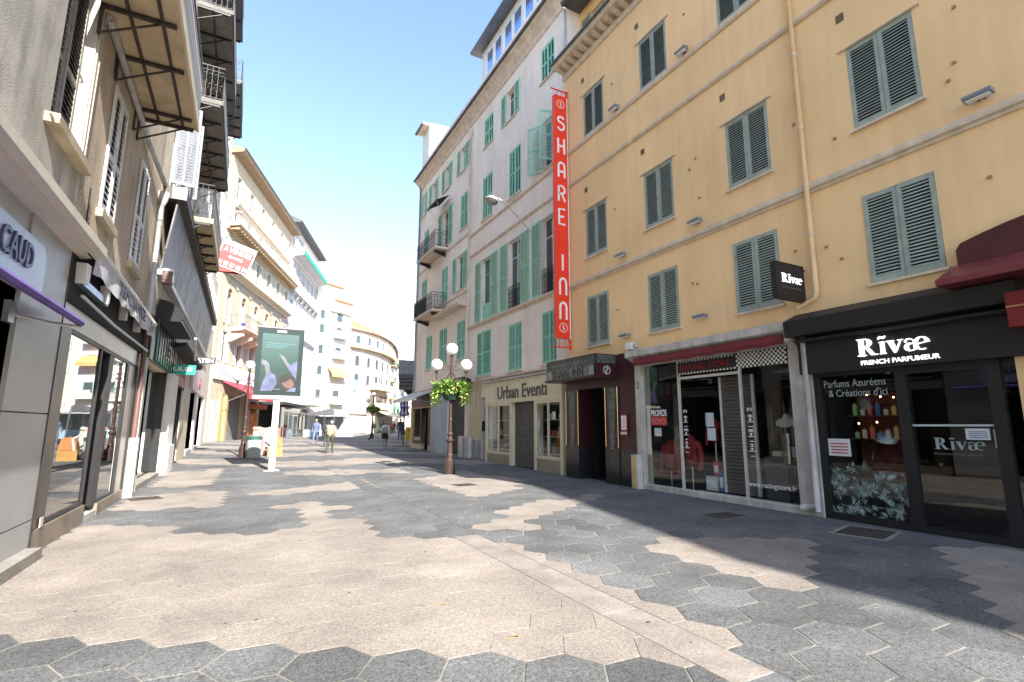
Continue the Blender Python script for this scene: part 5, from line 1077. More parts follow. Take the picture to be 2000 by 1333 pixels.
# grey white building with green awning
l4 = bent('white_balustrade_building', 'narrow white building with dark slate roof edge and long green awning on its top balcony', 'building')
W4 = mat('cool_white_stone', (.54,.53,.55), .8, var=.03, streak=.1); ws = []
for k in range(6):
    t = 16.6+2.3*k
    for z0, z1 in ((21.9,23.4),(17.2,19.9),(12.6,15.6),(8.4,11.2),(4.8,7.2)): ws.append((-t-.42,-t+.42,z0,z1))
mb = wall_mb(-29,-15.3,0,24.2,ws+[(-28.5,-16,.3,3.6,.4)],.2); shell(mb,-29,-15.3,0,24.2,12); mb.build('wall', W4, l4)
for (a, b, z0, z1) in ws: casement(l4, a, b, z0, z1, WHITEP, d=-.12); opened(l4, a, b, z0, z1, 'fw4', mat('lavender_grey_shutter', (.50,.50,.55), .6), .42, pitch=.12)
MB().prism([(-.1,24.2),(.8,24.25),(.95,24.45),(-3,26.2),(-12,26.2),(-12,24.2)], 'x', -29.3, -15.0).build('roof', ZINC, l4)
h4 = heavy(l4,-28.9,-15.6,20.9,1.3,W4,.7); GA = mat('green_awning_fabric', (.01,.36,.22), .7); MB().box(-28.9,-15.6,1.3,1.36,20.65,21.15).build('green_awning', GA, h4)
railing(h4, [(-15.6,1.25,0),(-28.9,1.25,0)], 21.15, .8, MATS['pale_rail_metal'], .5, False, r=.02)
for k in range(7): shared('scroll_bracket', ('sbk',), lambda: MB().tube([(0,.1+.35*(q/10)*cos(q*.8),.0+.3*(q/10)*sin(q*.8)) for q in range(11)], .06, 5).box(-.15,.15,.0,.5,.32,.45), mat('carved_grey', (.40,.38,.36), .8), l4, (-15.9-2.1*k,0,16.1))
heavy(l4,-28.8,-15.4,16.6,.5,W4,.25); heavy(l4,-28.8,-15.4,11.9,.35,W4,.2); MB().box(-28.5,-16,-.38,-.3,.3,3.6).build('shop_glass', WGLASS, l4)
MB().box(-28.6,-20,.1,2.4,3.9,4.1).build('terrace_canopy', WHITEP, l4); railing(l4, [(-15.4,1.4,0),(-28,1.4,0)], 4.3, 1.1, MATS['grey_iron_rail'], .35, False, r=.02)
# ------------------------------------------------------------------ far: white block facing the viewer and the curved building
class Path:
    def __init__(s, pts):
        s.p = [Vector(q) for q in pts]; s.L = [0]
        for a, b in zip(s.p, s.p[1:]): s.L.append(s.L[-1]+(b-a).length)
    def at(s, u):
        i = 0
        while i < len(s.p)-2 and u > s.L[i+1]: i += 1
        a, b = s.p[i], s.p[i+1]; d = (b-a).normalized(); return a+d*(u-s.L[i]), d
def curve_band(path, z0, z1, d0, d1, u0=0, u1=None, step=1.5):
    """a horizontal band that follows the path; outward is to the right of travel"""
    mb = MB(); u1 = u1 or path.L[-1]; n = max(1, int((u1-u0)/step)); vs = []
    for i in range(n+1):
        p, d = path.at(u0+(u1-u0)*i/n); o = Vector((d.y,-d.x))
        for dd, z in ((d0,z0),(d1,z0),(d1,z1),(d0,z1)): q = p+o*dd; vs.append((q.x,q.y,z))
    fs = [(i*4+k, i*4+(k+1)%4, (i+1)*4+(k+1)%4, (i+1)*4+k) for i in range(n) for k in range(4)]+[(0,1,2,3),(n*4+3,n*4+2,n*4+1,n*4)]
    return mb.add(vs, fs)
def at_path(o, path, u, z, d=0):
    p, t = path.at(u); n = Vector((t.y,-t.x)); q = p+n*d; o.location = (q.x, q.y, z); o.rotation_euler = (0,0,atan2(-t.y,-t.x)); return o
def put(parent, path, name, key, mk, m, u, z, d=0):
    o = shared(name, key, mk, m, parent); return at_path(o, path, u, z, d)
DKW = mat('far_window_glass', (.07,.09,.10), .1, var=0); FSH = mat('pale_far_shutter', (.62,.66,.62), .7); TEAL = mat('teal_far_shutter', (.34,.50,.48), .7)
def far_window(parent, path, u, z, w, h, sh=FSH, key=''):
    f = put(parent, path, 'window', ('fw', w, h), lambda: MB().box(-w/2-.06,w/2+.06,.0,.05,-.05,h+.06), WHITEP, u, z, .02)
    p = shared('pane', ('fp', w, h), lambda: box(-w/2,w/2,.051,.06,0,h), DKW, f)
    if sh: shared('shutters', ('fs', w, h, sh.name), lambda: MB().box(-w/2-w*.5,-w/2-.02,.06,.10,-.03,h+.03), sh, f); shared('shutters', ('fs2', w, h, sh.name), lambda: MB().box(w/2+.02,w/2+w*.5,.06,.10,-.03,h+.03), sh, f)
FW = mat('far_white_render', (.66,.64,.60), .85, var=.02)
A5 = Path([(7.9,72.8),(13.3,76.5)])
l5 = thing('white_corner_block', 'tall white apartment block with small balconies and an orange awning closing the street view', 'building')
for z0, z1, u0, u1 in ((0,19.2,0,6.6),(19.2,21.2,.2,4.6)): curve_band(A5, z0, z1, -12, 0, u0, u1, 8).build('wall', FW, l5)
curve_band(A5, 21.2, 21.45, -12, .3, 0, 4.8).build('roof', TERRA, l5); curve_band(A5, 19.2, 19.4, -12, .35, 3.2, 6.8).build('roof_edge', TERRA, l5)
curve_band(A5, 17.5, 17.7, 0, .5, 2.5, 6.5).build('ledge', FW, l5)
for z in (5.2, 8.4, 11.3, 14.2, 16.2): 
    far_window(l5, A5, 1.2, z, .75, 1.2, TEAL); far_window(l5, A5, 4.3, z, 1.1, 1.2, FSH if z > 9 else TEAL)
for z in (4.6, 11.0, 13.9): curve_band(A5, z-.15, z+.05, 0, .9, 3.2, 5.4).build('balcony', FW, l5); curve_band(A5, z+.05, z+.85, .84, .9, 3.2, 5.4).build('balcony_front', FW, l5)
o = thing('orange_awning', 'orange awning on the white block above the street at the far end', 'awning'); OR = mat('orange_fabric', (.72,.36,.14), .7)
mbo = MB(); p0, t0 = A5.at(2.6); n0 = Vector((t0.y,-t0.x)); p1 = p0+t0*2.9
mbo.add([(p0.x,p0.y,9.6),(p1.x,p1.y,9.6),(p1.x+n0.x*1.1,p1.y+n0.y*1.1,8.6),(p0.x+n0.x*1.1,p0.y+n0.y*1.1,8.6),(p0.x+n0.x*1.12,p0.y+n0.y*1.12,8.2),(p1.x+n0.x*1.12,p1.y+n0.y*1.12,8.2)], [(0,1,2,3),(3,2,5,4)]); mbo.build('fabric', OR, o)
MB().tube([(p0.x,p0.y,9.62),(p1.x,p1.y,9.62)], .07, 6).build('roller', WHITEP, o)
C6 = Path([(13.3,76.5),(16.2,78.6),(18.8,81.6),(21.2,85.6),(23.3,90.5),(25.2,96.0),(27.1,102.5),(29.2,111)])
l6 = thing('curved_building', 'long curved cream apartment building with orange roof edge sweeping round to the right', 'building')
FC = mat('far_cream_render', (.66,.59,.50), .85, var=.03)
curve_band(C6, 0, 15.6, -10, 0).build('wall', FC, l6); curve_band(C6, 15.6, 15.72, -10, .5).build('eaves', mat('eaves_brown', (.26,.17,.11), .8), l6)
mb = MB(); vs = []; n = 20
for i in range(n+1):
    p, d = C6.at(C6.L[-1]*i/n); o_ = Vector((d.y,-d.x)); a = p+o_*.55; b = p-o_*4; vs += [(a.x,a.y,15.74),(b.x,b.y,18.3)]
mb.add(vs, [(2*i,2*i+1,2*i+3,2*i+2) for i in range(n)]).build('roof', TERRA, l6)
curve_band(C6, 12.9, 13.3, 0, .7).build('string_course', mat('tan_course', (.50,.37,.25), .8), l6)
for k in range(13):
    u = 1.6+2.6*k
    for z in (13.7, 10.3, 7.6): far_window(l6, C6, u, z, .9, 1.5 if z < 13 else 1.2, FSH)
for z in (4.2, 7.2): curve_band(C6, z-.2, z, 0, 1.0, 5, 12.5).build('balcony', mat('far_tan', (.60,.42,.30), .8), l6); curve_band(C6, z, z+.8, .94, 1.0, 5, 12.5).build('balcony_front', FC, l6)
for k in range(4): put(l6, C6, 'loggia_shade_panel', ('lo',), lambda: box(-.8,.8,.0,.04,0,1.9), mat('shaded_loggia', (.16,.13,.11), .9), 5.9+1.95*k, 4.3+0, .02); put(l6, C6, 'loggia_shade_panel', ('lo',), None, None, 5.9+1.95*k, 7.3, .02) if k else None  # flat dark panels on the wall paint the shade of loggia openings
for z in (3.6, 6.3, 9.2, 12): curve_band(C6, z-.12, z, 0, .8, 15.5, 19).build('balcony', mat('far_yellow', (.66,.48,.22), .8), l6); curve_band(C6, z, z+.8, .74, .8, 15.5, 19).build('balcony_front', mat('far_green_rail', (.15,.26,.20), .7), l6)
pbn = thing('blue_wall_sign', 'small blue banner on the curved building wall', 'sign'); put(pbn, C6, 'panel', ('bws',), lambda: box(-.4,.4,.1,.2,0,1.6), mat('azure', (.22,.45,.70), .5), 1.4, 6.6)
# shops at its foot
ph = thing('pharmacy_shop', 'pale shop front with pink lettered sign at the foot of the curved building', 'shopfront')
put(ph, C6, 'fascia', ('phf',), lambda: box(-2,2,.1,.3,0,.9), mat('pale_pink_sign', (.72,.58,.62), .5), 2.4, 3.2); put(ph, C6, 'window_pane', ('phg',), lambda: box(-1.9,1.9,.1,.14,0,2.4), mat('bluish_far_glass', (.35,.42,.46), .15), 2.4, .5)
tt = text(ph, 'PHARMACIE', 0, .45, .32, 3.2, .5, mat('pink_letters', (.65,.15,.30), .5)); at_path(tt, C6, 2.4, 3.2)
ca2 = thing('cream_awning', 'cream sloping awning at the foot of the curved building beside the green crosses', 'awning')
put(ca2, C6, 'fabric', ('caf',), lambda: MB().prism([(.1,4.0),(2.6,3.0),(2.6,2.9),(.1,3.85)], 'x', -4.5, 4.5), mat('cream_fabric', (.78,.74,.62), .8), 11.5, 0); put(ca2, C6, 'dark_front', ('cad',), lambda: box(-4.4,4.4,.05,.1,.36,3.2), mat('green_dark_glass', (.08,.11,.08), .2), 11.5, 0)
for i, (u, z) in enumerate(((12.5,3.7),(16.3,3.3))):
    t = thing('pharmacy_cross', ['left of two green pharmacy crosses on the curved building','right of two green pharmacy crosses on the curved building'][i], 'sign', group='green pharmacy crosses')
    o = put(t, C6, 'cross', ('crs',), lambda: MB().box(.6,.8,-.8,.8,-.28,.28) if False else MB().prism([(-.3,-.85),(.3,-.85),(.3,-.3),(.85,-.3),(.85,.3),(.3,.3),(.3,.85),(-.3,.85),(-.3,.3),(-.85,.3),(-.85,-.3),(-.3,-.3)], 'y', 1.4, 1.6), mat('cross_green', (.02,.42,.20), .4), u, z+.8, 0)
    put(t, C6, 'arm', ('cra',), lambda: box(-.04,.04,0,1.4,-.04,.04), STEEL, u, z+.8, 0)
p, d = C6.at(6); antenna(p.x-3, p.y+2, 17.0, 'tv antenna on the orange roof of the curved building', .2)
# end of the vista
A7 = Path([(27.5,100),(31.5,118),(36,140)])
l7 = thing('distant_building', 'distant pale apartment building closing the vista beside the dark canopy', 'building')
curve_band(A7, 0, 14.2, -12, 0).build('wall', FW, l7); curve_band(A7, 14.2, 14.6, -12, .8).build('roof', TERRA, l7)
for k in range(12):
    for z in (3.6,6.6,9.4,11.9): far_window(l7, A7, 2+3*k, z, 1.0, 1.6, FSH)
for z in (3.3, 6.3, 9.1): curve_band(A7, z-.15, z+.6, 0, .9, 4, 20).build('balcony', FC, l7)
l8 = thing('end_building', 'pale building across the far end of the street', 'building', (30,150,0), -.3); MB().box(0,60,0,12,0,13).build('wall', FC, l8); MB().box(-.5,60.5,-.5,12,13,13.5).build('roof', TERRA, l8)
for k in range(12):
    for z in (3.8,6.8,9.8): shared('window', ('ew',), lambda: box(-.6,.6,-.05,.0,0,1.8), DKW, l8, (2+3.2*k,-.01,z))
ob2 = thing('orange_shopfront', 'small orange shop front in the distance under the right green cross', 'shopfront'); put(ob2, C6, 'front', ('osf',), lambda: box(-1.6,1.6,.1,.3,0,3.2), mat('orange_front', (.70,.30,.08), .7), 17, .36); put(ob2, C6, 'door', ('osd',), lambda: box(-.5,.5,.3,.34,0,2.2), DARKIN, 17, .36)
kb_ = thing('kiosk', 'white covered terrace kiosk with blue base in front of the white block', 'kiosk', (8.4,58,.36), -.25)
MB().prism([(-2.3,2.45),(0,3.0),(1.6,2.45),(1.6,2.3),(-2.3,2.3)], 'y', 0, 3).build('canopy', WHITEP, kb_); MB().box(-2.5,2.5,.05,.1,0,.75).build('blue_base', mat('sea_blue_panel', (.30,.42,.52), .5), kb_)
MB().box(-2.5,2.5,.06,.09,.75,2.2).build('glass', glass('kiosk_glass', (.8,.85,.88)), kb_); MB().box(-2.4,2.4,2.6,2.7,.4,2.2).build('back_panel', WHITEP, kb_)
for k in range(6): shared('post', ('kp',), lambda: box(-.04,.04,0,.12,0,2.4), STEEL, kb_, (-2.5+k,0,0))
# ------------------------------------------------------------------ street furniture
def leaves(mb, rd, n, fn, s0, s1):
    for _ in range(n):
        p = fn(); a = rd.uniform(0, 2*pi); e = rd.uniform(-1.0, .9); L = rd.uniform(s0, s1); w = L*.22
        d = Vector((cos(a)*cos(e), sin(a)*cos(e), sin(e))); s_ = d.cross(Vector((0,0,1))).normalized(); p = Vector(p)
        mb.add([p, p+d*L*.5+s_*w, p+d*L, p+d*L*.5-s_*w], [(0,1,2,3)])
def lamp_post(label, loc, rz, planter=True):
    t = thing('globe_lamp_post', label, 'lamp post', loc, rz, 'triple globe lamp posts along the street')
    prof = [(.20,0),(.20,.10),(.17,.13),(.165,.42),(.12,.48),(.11,.56),(.115,.60),(.10,.64),(.085,1.0),(.125,1.05),(.13,1.10),(.09,1.14),(.075,1.2),(.10,1.26),(.10,1.3),(.065,1.36),(.06,1.7),(.07,1.74),(.055,1.8),(.05,2.3),(.045,3.9),(.001,3.9)]
    MB().lathe(prof, n=14).build('post', LAMPBR, t, smooth=False)
    fl = MB()
    for k in range(8): a = 2*pi*k/8; fl.tube([(.168*cos(a),.168*sin(a),.14),(.163*cos(a),.163*sin(a),.42)], .018, 4)
    fl.build('base_flutes', LAMPBR, t, kind='stuff')
    for sgn_ in (-1, 1):
        pts = [(sgn_*x, 0, z) for x, z in ((.04,3.35),(.12,3.22),(.2,3.02),(.32,2.92),(.44,2.95),(.5,3.1),(.5,3.3),(.5,3.4))]
        a = MB().tube(pts, .02, 6)
        a.tube([(sgn_*(.06+.14*q/8*cos(q*.75)+.06), 0, 3.52+.13*q/8*sin(q*.75)) for q in range(9)], .014, 5)
        a.tube([(sgn_*(.15+.10*q/8*cos(q*.8)), 0, 3.15+.1*q/8*sin(q*.8)) for q in range(9)], .014, 5)
        a.lathe([(.03,3.30),(.07,3.38),(.05,3.42),(.001,3.42)], (sgn_*.5,0,0), 10); a.build('arm', LAMPBR, t)
        MB().sphere((sgn_*.5,0,3.60), .205, 24, 14).build('globe', OPAL, t, smooth=True)
    MB().lathe([(.03,3.85),(.08,3.92),(.05,3.96),(.001,3.96)], n=10).build('collar', LAMPBR, t); MB().sphere((0,0,4.15), .205, 24, 14).build('globe', OPAL, t, smooth=True)
    if planter:
        MB().lathe([(.06,2.38),(.22,2.42),(.30,2.60),(.30,2.66),(.001,2.60)], n=14).build('basket', mat('dark_green_basket', (.015,.04,.03), .6), t)
        rd = random.Random(int(loc[0]*10)+3); A = MB(); B = MB(); C_ = MB(); D_ = MB()
        def up_():
            a = rd.uniform(0, 2*pi); r = .62*sqrt(rd.random()); s_ = 1.0 if abs(cos(a)) > .35 else .6; return (r*cos(a)*s_*1.05, r*sin(a)*.7, 2.66+rd.random()*.42*(1-.5*r))
        def dn_():
            sd = rd.choice((-1, 1)); k = rd.random(); return (sd*(.40+rd.uniform(-.09,.2))*(1+.1*k), rd.uniform(-.28,.28), 2.74-k*.46)
        leaves(A, rd, 800, up_, .10, .24); leaves(B, rd, 650, dn_, .08, .16); leaves(B, rd, 420, up_, .10, .22)
        leaves(C_, rd, 150, lambda: (rd.gauss(.12,.10), rd.uniform(-.4,.0), 2.78+rd.random()*.1), .04, .07); leaves(D_, rd, 70, lambda: (rd.uniform(-.6,.7), rd.uniform(-.35,.3), 2.75+rd.random()*.42), .04, .07)
        A.build('foliage', LEAF, t, kind='stuff'); B.build('trailing_foliage', LEAF2, t, kind='stuff'); C_.build('red_flowers', FLRED, t, kind='stuff'); D_.build('yellow_flowers', FLYEL, t, kind='stuff')
    return t
lamp_post('nearest triple globe lamp post with a flower basket before the pink building', (6.22, 16.25, .03), radians(-24))
lamp_post('triple globe lamp post behind the advertising panel beside the grey bin', (.20, 26.4, .17), radians(-24), False)
lamp_post('far triple globe lamp post with greenery in front of the white block', (11.2, 50.0, .36), radians(-24))
lamp_post('farthest triple globe lamp post with yellow flowers before the cream awning', (18.9, 66.0, .36), radians(-24))
# advertising panel
ap = thing('advertising_panel', 'large framed digital advertising panel on an off centre white post in the sunny street', 'advertising panel', (1.05, 19.45, .07))
WMET = mat('white_metal_post', (.62,.60,.57), .45, var=.03)
MB().box(-.10,.10,-.09,.09,0,2.43).build('post', WMET, ap); MB().box(-.24,.24,-.2,.2,-.01,.015).build('foot_plate', WMET, ap)
MB().box(-.77,.76,-.14,.14,2.40,2.52).build('lower_beam', WMET, ap)
MB().box(-.75,.73,-.14,.12,2.53,4.86).build('housing', mat('dark_green_housing', (.006,.022,.022), .3), ap); MB().box(-.76,.74,-.15,.13,4.861,4.90).build('top_trim', mat('rose_metal', (.35,.25,.25), .4), ap)
m = bpy.data.materials.new('screen_green'); m.use_nodes = True; b = m.node_tree.nodes['Principled BSDF']; b.inputs['Roughness'].default_value = .25
tc = m.node_tree.nodes.new('ShaderNodeTexCoord'); sp = m.node_tree.nodes.new('ShaderNodeSeparateXYZ'); cr = m.node_tree.nodes.new('ShaderNodeValToRGB')
m.node_tree.links.new(tc.outputs['Generated'], sp.inputs[0]); m.node_tree.links.new(sp.outputs['Z'], cr.inputs[0]); m.node_tree.links.new(cr.outputs[0], b.inputs['Base Color']); m.node_tree.links.new(cr.outputs[0], b.inputs['Emission Color'])
b.inputs['Emission Strength'].default_value = .05
e = cr.color_ramp.elements; e[0].position = 0; e[0].color = (.010,.016,.018,1); e[1].position = 1; e[1].color = (.065,.115,.11,1); q = cr.color_ramp.elements.new(.4); q.color = (.018,.048,.038,1)
MB().box(-.60,.57,-.146,-.141,2.66,4.66).build('screen', m, ap)
MB().box(-.15,.15,-.150,-.141,4.72,4.79).build('maker_plate', WLET, ap)
art = thing('poster_art', 'x', 'x') if False else None
SKN = mat('poster_skin', (.12,.062,.052), .5, var=.1); SHR = mat('poster_lilac_sleeve', (.085,.10,.19), .5, var=.25); HR = mat('poster_dark_hair', (.012,.010,.009), .6); SKN3 = mat('poster_shadow_skin', (.06,.03,.025), .5); SKN2 = mat('poster_pale_skin', (.12,.12,.15), .5, var=.2)
def flat(pl, y, m, nm): return MB().prism(pl, 'y', y, y-.0012).build(nm, m, ap)
def blob(cx, cz, rx, rz_, rot=0, n=20): return [(cx+rx*cos(a)*cos(rot)-rz_*sin(a)*sin(rot), cz+rx*cos(a)*sin(rot)+rz_*sin(a)*cos(rot)) for a in [2*pi*k/n for k in range(n)]]
flat([(-.55,2.67),(-.20,2.67),(-.05,2.95),(-.12,3.22),(-.28,3.32),(-.40,3.22),(-.5,2.95)], -.1465, SHR, 'printed_sleeve'); flat([(-.40,3.22),(-.28,3.32),(-.33,3.6),(-.44,3.72),(-.56,3.74),(-.58,3.62),(-.46,3.52)], -.1466, SKN2, 'printed_forearm')
flat([(.56,3.0),(.56,3.74),(.32,3.60),(.26,3.5),(.4,3.3)], -.1465, SHR, 'printed_sleeve'); flat([(.32,3.60),(.26,3.5),(.05,3.82),(-.06,3.95),(.02,3.95),(.14,3.85)], -.1466, SKN2, 'printed_forearm')
flat(blob(.30,2.98,.27,.30,.5), -.1467, HR, 'printed_hair'); flat(blob(.30,2.96,.17,.21,.9), -.148, SKN, 'printed_face')
for cx, cz in ((.25,2.98),(.35,3.04)): flat(blob(cx,cz,.026,.006,.45,10), -.1493, SKN3, 'printed_eye')
flat(blob(.31,2.93,.012,.035,.5,10), -.1492, SKN3, 'printed_nose'); flat(blob(.22,3.10,.20,.085,.55,14), -.1491, HR, 'printed_fringe')
flat(blob(.36,2.875,.028,.009,.5,10), -.1493, mat('poster_lip', (.10,.03,.03), .5), 'printed_mouth'); flat([(.25,2.67),(.56,2.67),(.56,2.82),(.42,2.78)], -.1494, SHR, 'printed_collar')
ln = MB()
for z, w in ((4.32,.95),(4.25,.75),(4.18,.6),(2.73,.55)): ln.box(-.48,-.48+w,-.147,-.1462,z,z+.02)
ln.build('caption_lines', mat('poster_cyan_text', (.07,.17,.22), .5), ap, kind='stuff')
# bins beside the panel
bn = thing('litter_bin', 'round grey street bin with dark green rim beside the left lamp post', 'bin', (.62,25.75,.16))
MB().lathe([(.28,0),(.29,.05),(.30,.80),(.001,.80)], n=22).build('drum', mat('pale_grey_green_bin', (.36,.42,.40), .6), bn, smooth=False); MB().lathe([(.32,.80),(.32,.93),(.24,.94),(.22,.86),(.001,.84)], n=22).build('rim', mat('dark_green_rim', (.02,.10,.08), .5), bn); MB().box(-.34,-.28,-.05,.05,0,1.0).build('bracket', LAMPBR, bn)
bn2 = thing('stand', 'grey and pink printed stall box with piled goods behind the grey bin', 'stall box', (1.02,27.2,.18))
MB().box(-.45,.35,-.3,.3,0,1.15).build('body', mat('greyish_green_board', (.42,.44,.40), .7), bn2); MB().box(-.25,.05,-.305,-.30,.1,1.1).build('pink_stripe', mat('dusty_pink', (.55,.20,.20), .7), bn2); MB().box(-.44,.36,-.302,-.30,0,.05).build('kick_strip', mat('dark_red_strip', (.2,.03,.03)), bn2)
rd = random.Random(2)
for k in range(5): shared('goods', ('gds', k), lambda: MB().sphere((0,0,0), .12, 10, 6, (1.2,1,.7)), mat('goods_%d' % k, [(.6,.25,.2),(.65,.5,.3),(.55,.4,.4),(.7,.3,.25),(.5,.5,.45)][k], .8), bn2, (-.36+.16*k, .0, 1.2+.05*rd.random()))
og = thing('orange_machine', 'small orange and yellow wheeled machine just left of the advertising panel post', 'machine', (1.42,26.6,.17))
MB().box(-.22,.40,-.3,.3,.0,.40).build('lower_body', mat('amber_plastic', (.42,.24,.07), .5), og); MB().prism([(-.15,.41),(.40,.41),(.36,.85),(.05,.95),(-.1,.75)], 'y', -.25, .25).build('upper_body', mat('orange_plastic', (.45,.19,.06), .5), og)
MB().tube([(-.1,-.26,.35),(-.02,-.26,.85),(-.25,-.26,1.05)], .035, 6).build('handle', WHITEP, og); w = MB().lathe([(.05,-.04),(.2,-.04),(.2,.04),(.05,.04)], n=16).build('wheel', BLACK, og, loc=(-.28,0,.24)); w.rotation_euler = (0,pi/2,0)
# banner and yellow box near the pink corner
bp = thing('banner_post', 'dark post with two blue and white figure print banners beside the far corner shop', 'banner', (9.75,34.2,.28), radians(-15))
MB().tube([(0,0,0),(0,0,3.3)], .04, 8).build('post', BLACK, bp)
BN = mat('navy_banner', (.05,.06,.22), .6)
p_ = MB().box(-.27,.27,-.02,.02,1.95,3.2).build('banner', BN, bp)
fg = MB()
for cx, cz in ((-.12,2.75),(.12,2.75),(-.12,2.25),(.12,2.25)):
    fg.prism([(cx-.08,cz-.2),(cx+.08,cz-.2),(cx+.06,cz+.02),(cx+.03,cz+.06),(cx-.03,cz+.06),(cx-.06,cz+.02)], 'y', -.022, -.026).prism(blob(cx,cz+.12,.045,.06,0,10), 'y', -.022, -.026)
fg.build('printed_figures', mat('pale_lilac_print', (.55,.56,.72), .6), p_, kind='stuff')
yb = thing('yellow_cabinet', 'bright yellow post box standing by the far corner shop', 'post box', (9.85,33.4,.27), radians(-10)); MB().box(-.18,.2,-.15,.2,.35,1.22).build('cabinet', mat('post_yellow', (.72,.50,.02), .4), yb); MB().tube([(0,0,0),(0,0,.36)], .05, 8).build('leg', STEEL, yb); MB().box(-.12,.12,-.156,-.151,.95,1.0).build('slot', BLACK, yb)
# ------------------------------------------------------------------ people
def person(label, loc, rz, h, top, legs, hair, shoes=(.05,.05,.05), stride=.26, bulk=1.0, lean=0, skirt=None, bag=None, backpack=None, armswing=.2, skinc=(.45,.28,.20)):
    t = thing('person', label, 'person', loc, rz)
    k = h/1.75; s = stride; le = lean
    J = [(0,0,.95),(0,le*.3,1.15),(0,le*.7,1.38),(0,le,1.50),(0,le+.03,1.57),(0,le+.04,1.67),
         (.18,le*.7,1.42),(.24,le*.6-armswing*.3,1.15),(.25,le*.6-armswing*.6+.1,.92),(.25,le*.6-armswing*.6+.14,.84),
         (-.18,le*.7,1.42),(-.24,le*.6+armswing*.3,1.15),(-.25,le*.6+armswing*.9+.06,.93),(-.25,le*.6+armswing+.1,.86),
         (.09,0,.90),(.10,s*.55,.50),(.10,s*.7,.09),(.10,s*.7+.15,.04),(-.09,0,.90),(-.10,-s*.25,.50),(-.10,-s,.12),(-.10,-s+.12,.04)]
    E_ = [(0,1),(1,2),(2,3),(3,4),(4,5),(2,6),(6,7),(7,8),(8,9),(2,10),(10,11),(11,12),(12,13),(0,14),(14,15),(15,16),(16,17),(0,18),(18,19),(19,20),(20,21)]
    b = bulk; Rr = [(.155*b,.12*b),(.15*b,.12*b),(.18*b,.13*b),.055,.06,(.085,.10),.075*b,.058*b,.042*b,.035,.075*b,.058*b,.042*b,.035,.10,.07,.045,.04,.10,.07,.045,.04]
    S = [0,0,0,1,1,0,0,0,1,0,0,0,1,2,2,2,3,2,2,2,3]
    nm = lambda a, c: mat('%s_%02d%02d%02d' % (a, int(c[0]*99), int(c[1]*99), int(c[2]*99)), c, .85, var=.12, vscale=9)
    o = skin(J, E_, Rr, [nm('cloth', top), nm('skin', skinc), nm('cloth', legs), nm('shoe', shoes)], S, 1, 'body', t); o.scale = (k,)*3
    MB().sphere((0,(le+.02)*k,1.68*k), .098*k, 12, 8, (.92,1.08,1.05)).build('hair', nm('hair', hair), t, smooth=True)
    MB().box(-.012*k,.012*k,(le+.13)*k,(le+.15)*k,1.60*k,1.64*k).build('nose', nm('skin', skinc), t)
    if skirt: MB().lathe([(.15*k,1.0*k),(.21*k,.78*k),(.22*k,.66*k),(.001,.68*k)], n=12).build('skirt', nm('cloth', skirt), t, smooth=True)
    if bag: MB().prism([(-.16,.55),(.16,.55),(.15,.92),(-.15,.92)], 'x', -.36*k, -.30*k).tube([(-.33*k,-.1,.92),(-.28*k,-.02,1.4*k),(-.33*k,.1,.92)], .012, 5).build('bag', nm('bag', bag), t)
    if backpack: MB().sphere((0,-.20*k,1.22*k), .17*k, 12, 8, (.95,.6,1.25)).build('backpack', nm('bag', backpack), t, smooth=True)
    return t
person('elderly man in a beige puffer jacket and olive trousers walking away down the street', (4.09,27.54,.19), radians(-25), 1.62, (.36,.28,.20), (.06,.06,.035), (.32,.30,.27), bulk=1.6, lean=.12, armswing=.1)
person('dark haired person half hidden behind the man in the beige jacket', (4.75,33.2,.27), radians(-20), 1.6, (.06,.07,.10), (.05,.05,.07), (.02,.015,.012))
person('woman in blue jacket and jeans carrying a white shoulder bag, left of the beige man', (4.55,37.0,.32), radians(160), 1.66, (.11,.14,.25), (.13,.20,.29), (.30,.24,.15), shoes=(.6,.15,.2), bag=(.70,.68,.64))
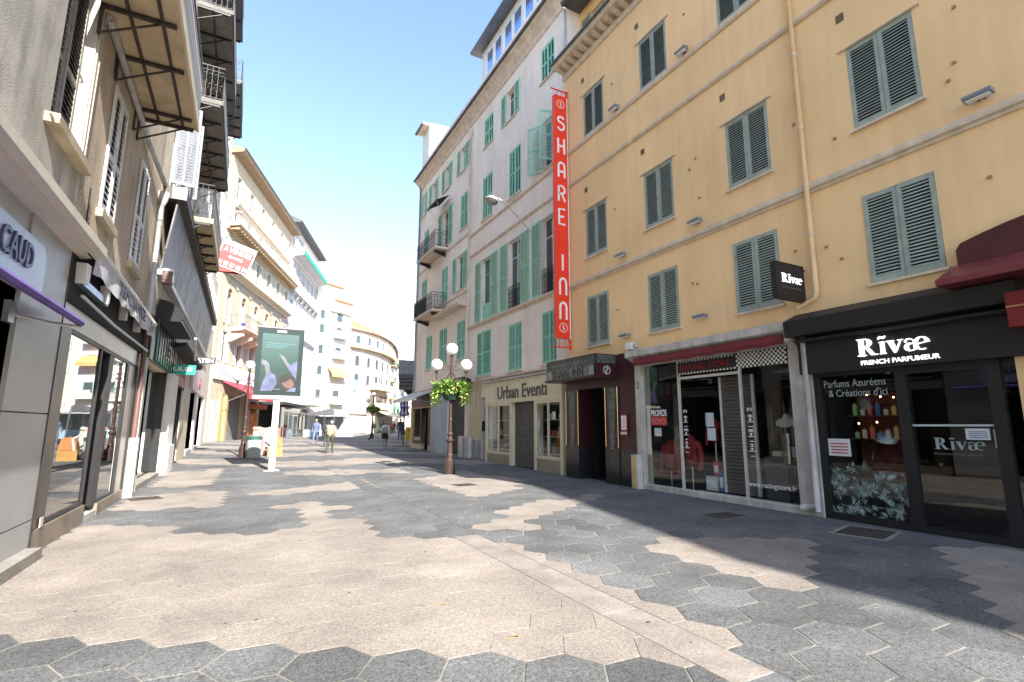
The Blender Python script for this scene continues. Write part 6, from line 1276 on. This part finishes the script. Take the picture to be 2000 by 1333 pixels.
person('lone person in dark clothes standing in front of the curved building', (12.7,68.5,.36), radians(150), 1.75, (.04,.04,.07), (.03,.04,.10), (.02,.02,.02), stride=.08)
person('person in black jacket and pale trousers walking away in mid distance', (16.2,71.5,.36), radians(-20), 1.75, (.03,.03,.035), (.30,.28,.24), (.03,.02,.02), bulk=1.2)
person('woman in white top with black skirt and small backpack walking in the shade', (7.66,30.7,.23), radians(-12), 1.6, (.62,.64,.62), (.20,.21,.17), (.35,.22,.13), skirt=(.01,.01,.012), backpack=(.22,.26,.20), stride=.34, shoes=(.35,.36,.4))
person('man in dark jacket and blue jeans walking away near the corner shop', (11.35,40.7,.36), radians(-15), 1.76, (.03,.035,.06), (.05,.08,.17), (.02,.015,.01), bulk=1.15, shoes=(.5,.5,.5))
person('person in a long black coat just left of the man in dark jacket', (19.0,67.5,.36), radians(-15), 1.75, (.02,.02,.025), (.02,.02,.02), (.02,.02,.02), bulk=1.3)
person('distant person in dark blue with a pale bag beside the woman in white', (15.2,62.0,.36), radians(-15), 1.7, (.05,.06,.12), (.04,.04,.05), (.03,.02,.02), bag=(.5,.5,.48))
person('far pedestrian in a red jacket beneath the green crosses', (21.5,82.0,.36), radians(-15), 1.7, (.50,.08,.05), (.05,.05,.06), (.05,.03,.02))
person('far pedestrian in black behind the red jacketed one', (22.5,84.5,.36), radians(170), 1.75, (.03,.03,.03), (.05,.05,.08), (.05,.03,.02))
pg = thing('pigeon', 'small dark pigeon walking on the shaded paving', 'pigeon', (9.35,42.6,.36), radians(70)); MB().sphere((0,0,.13), .08, 12, 8, (1.7,1,.95)).sphere((.13,0,.22), .038, 8, 6).build('body', mat('dark_feather', (.05,.05,.06), .7), pg, smooth=True)
MB().prism([(-.12,.12),(-.26,.10),(-.26,.08),(-.12,.08)], 'y', -.035, .035).build('tail', MATS['dark_feather'], pg); MB().tube([(0,.03,0),(0,.03,.08)], .008, 4).tube([(.03,-.03,0),(.02,-.03,.08)], .008, 4).build('leg', mat('pigeon_leg', (.4,.12,.1)), pg)
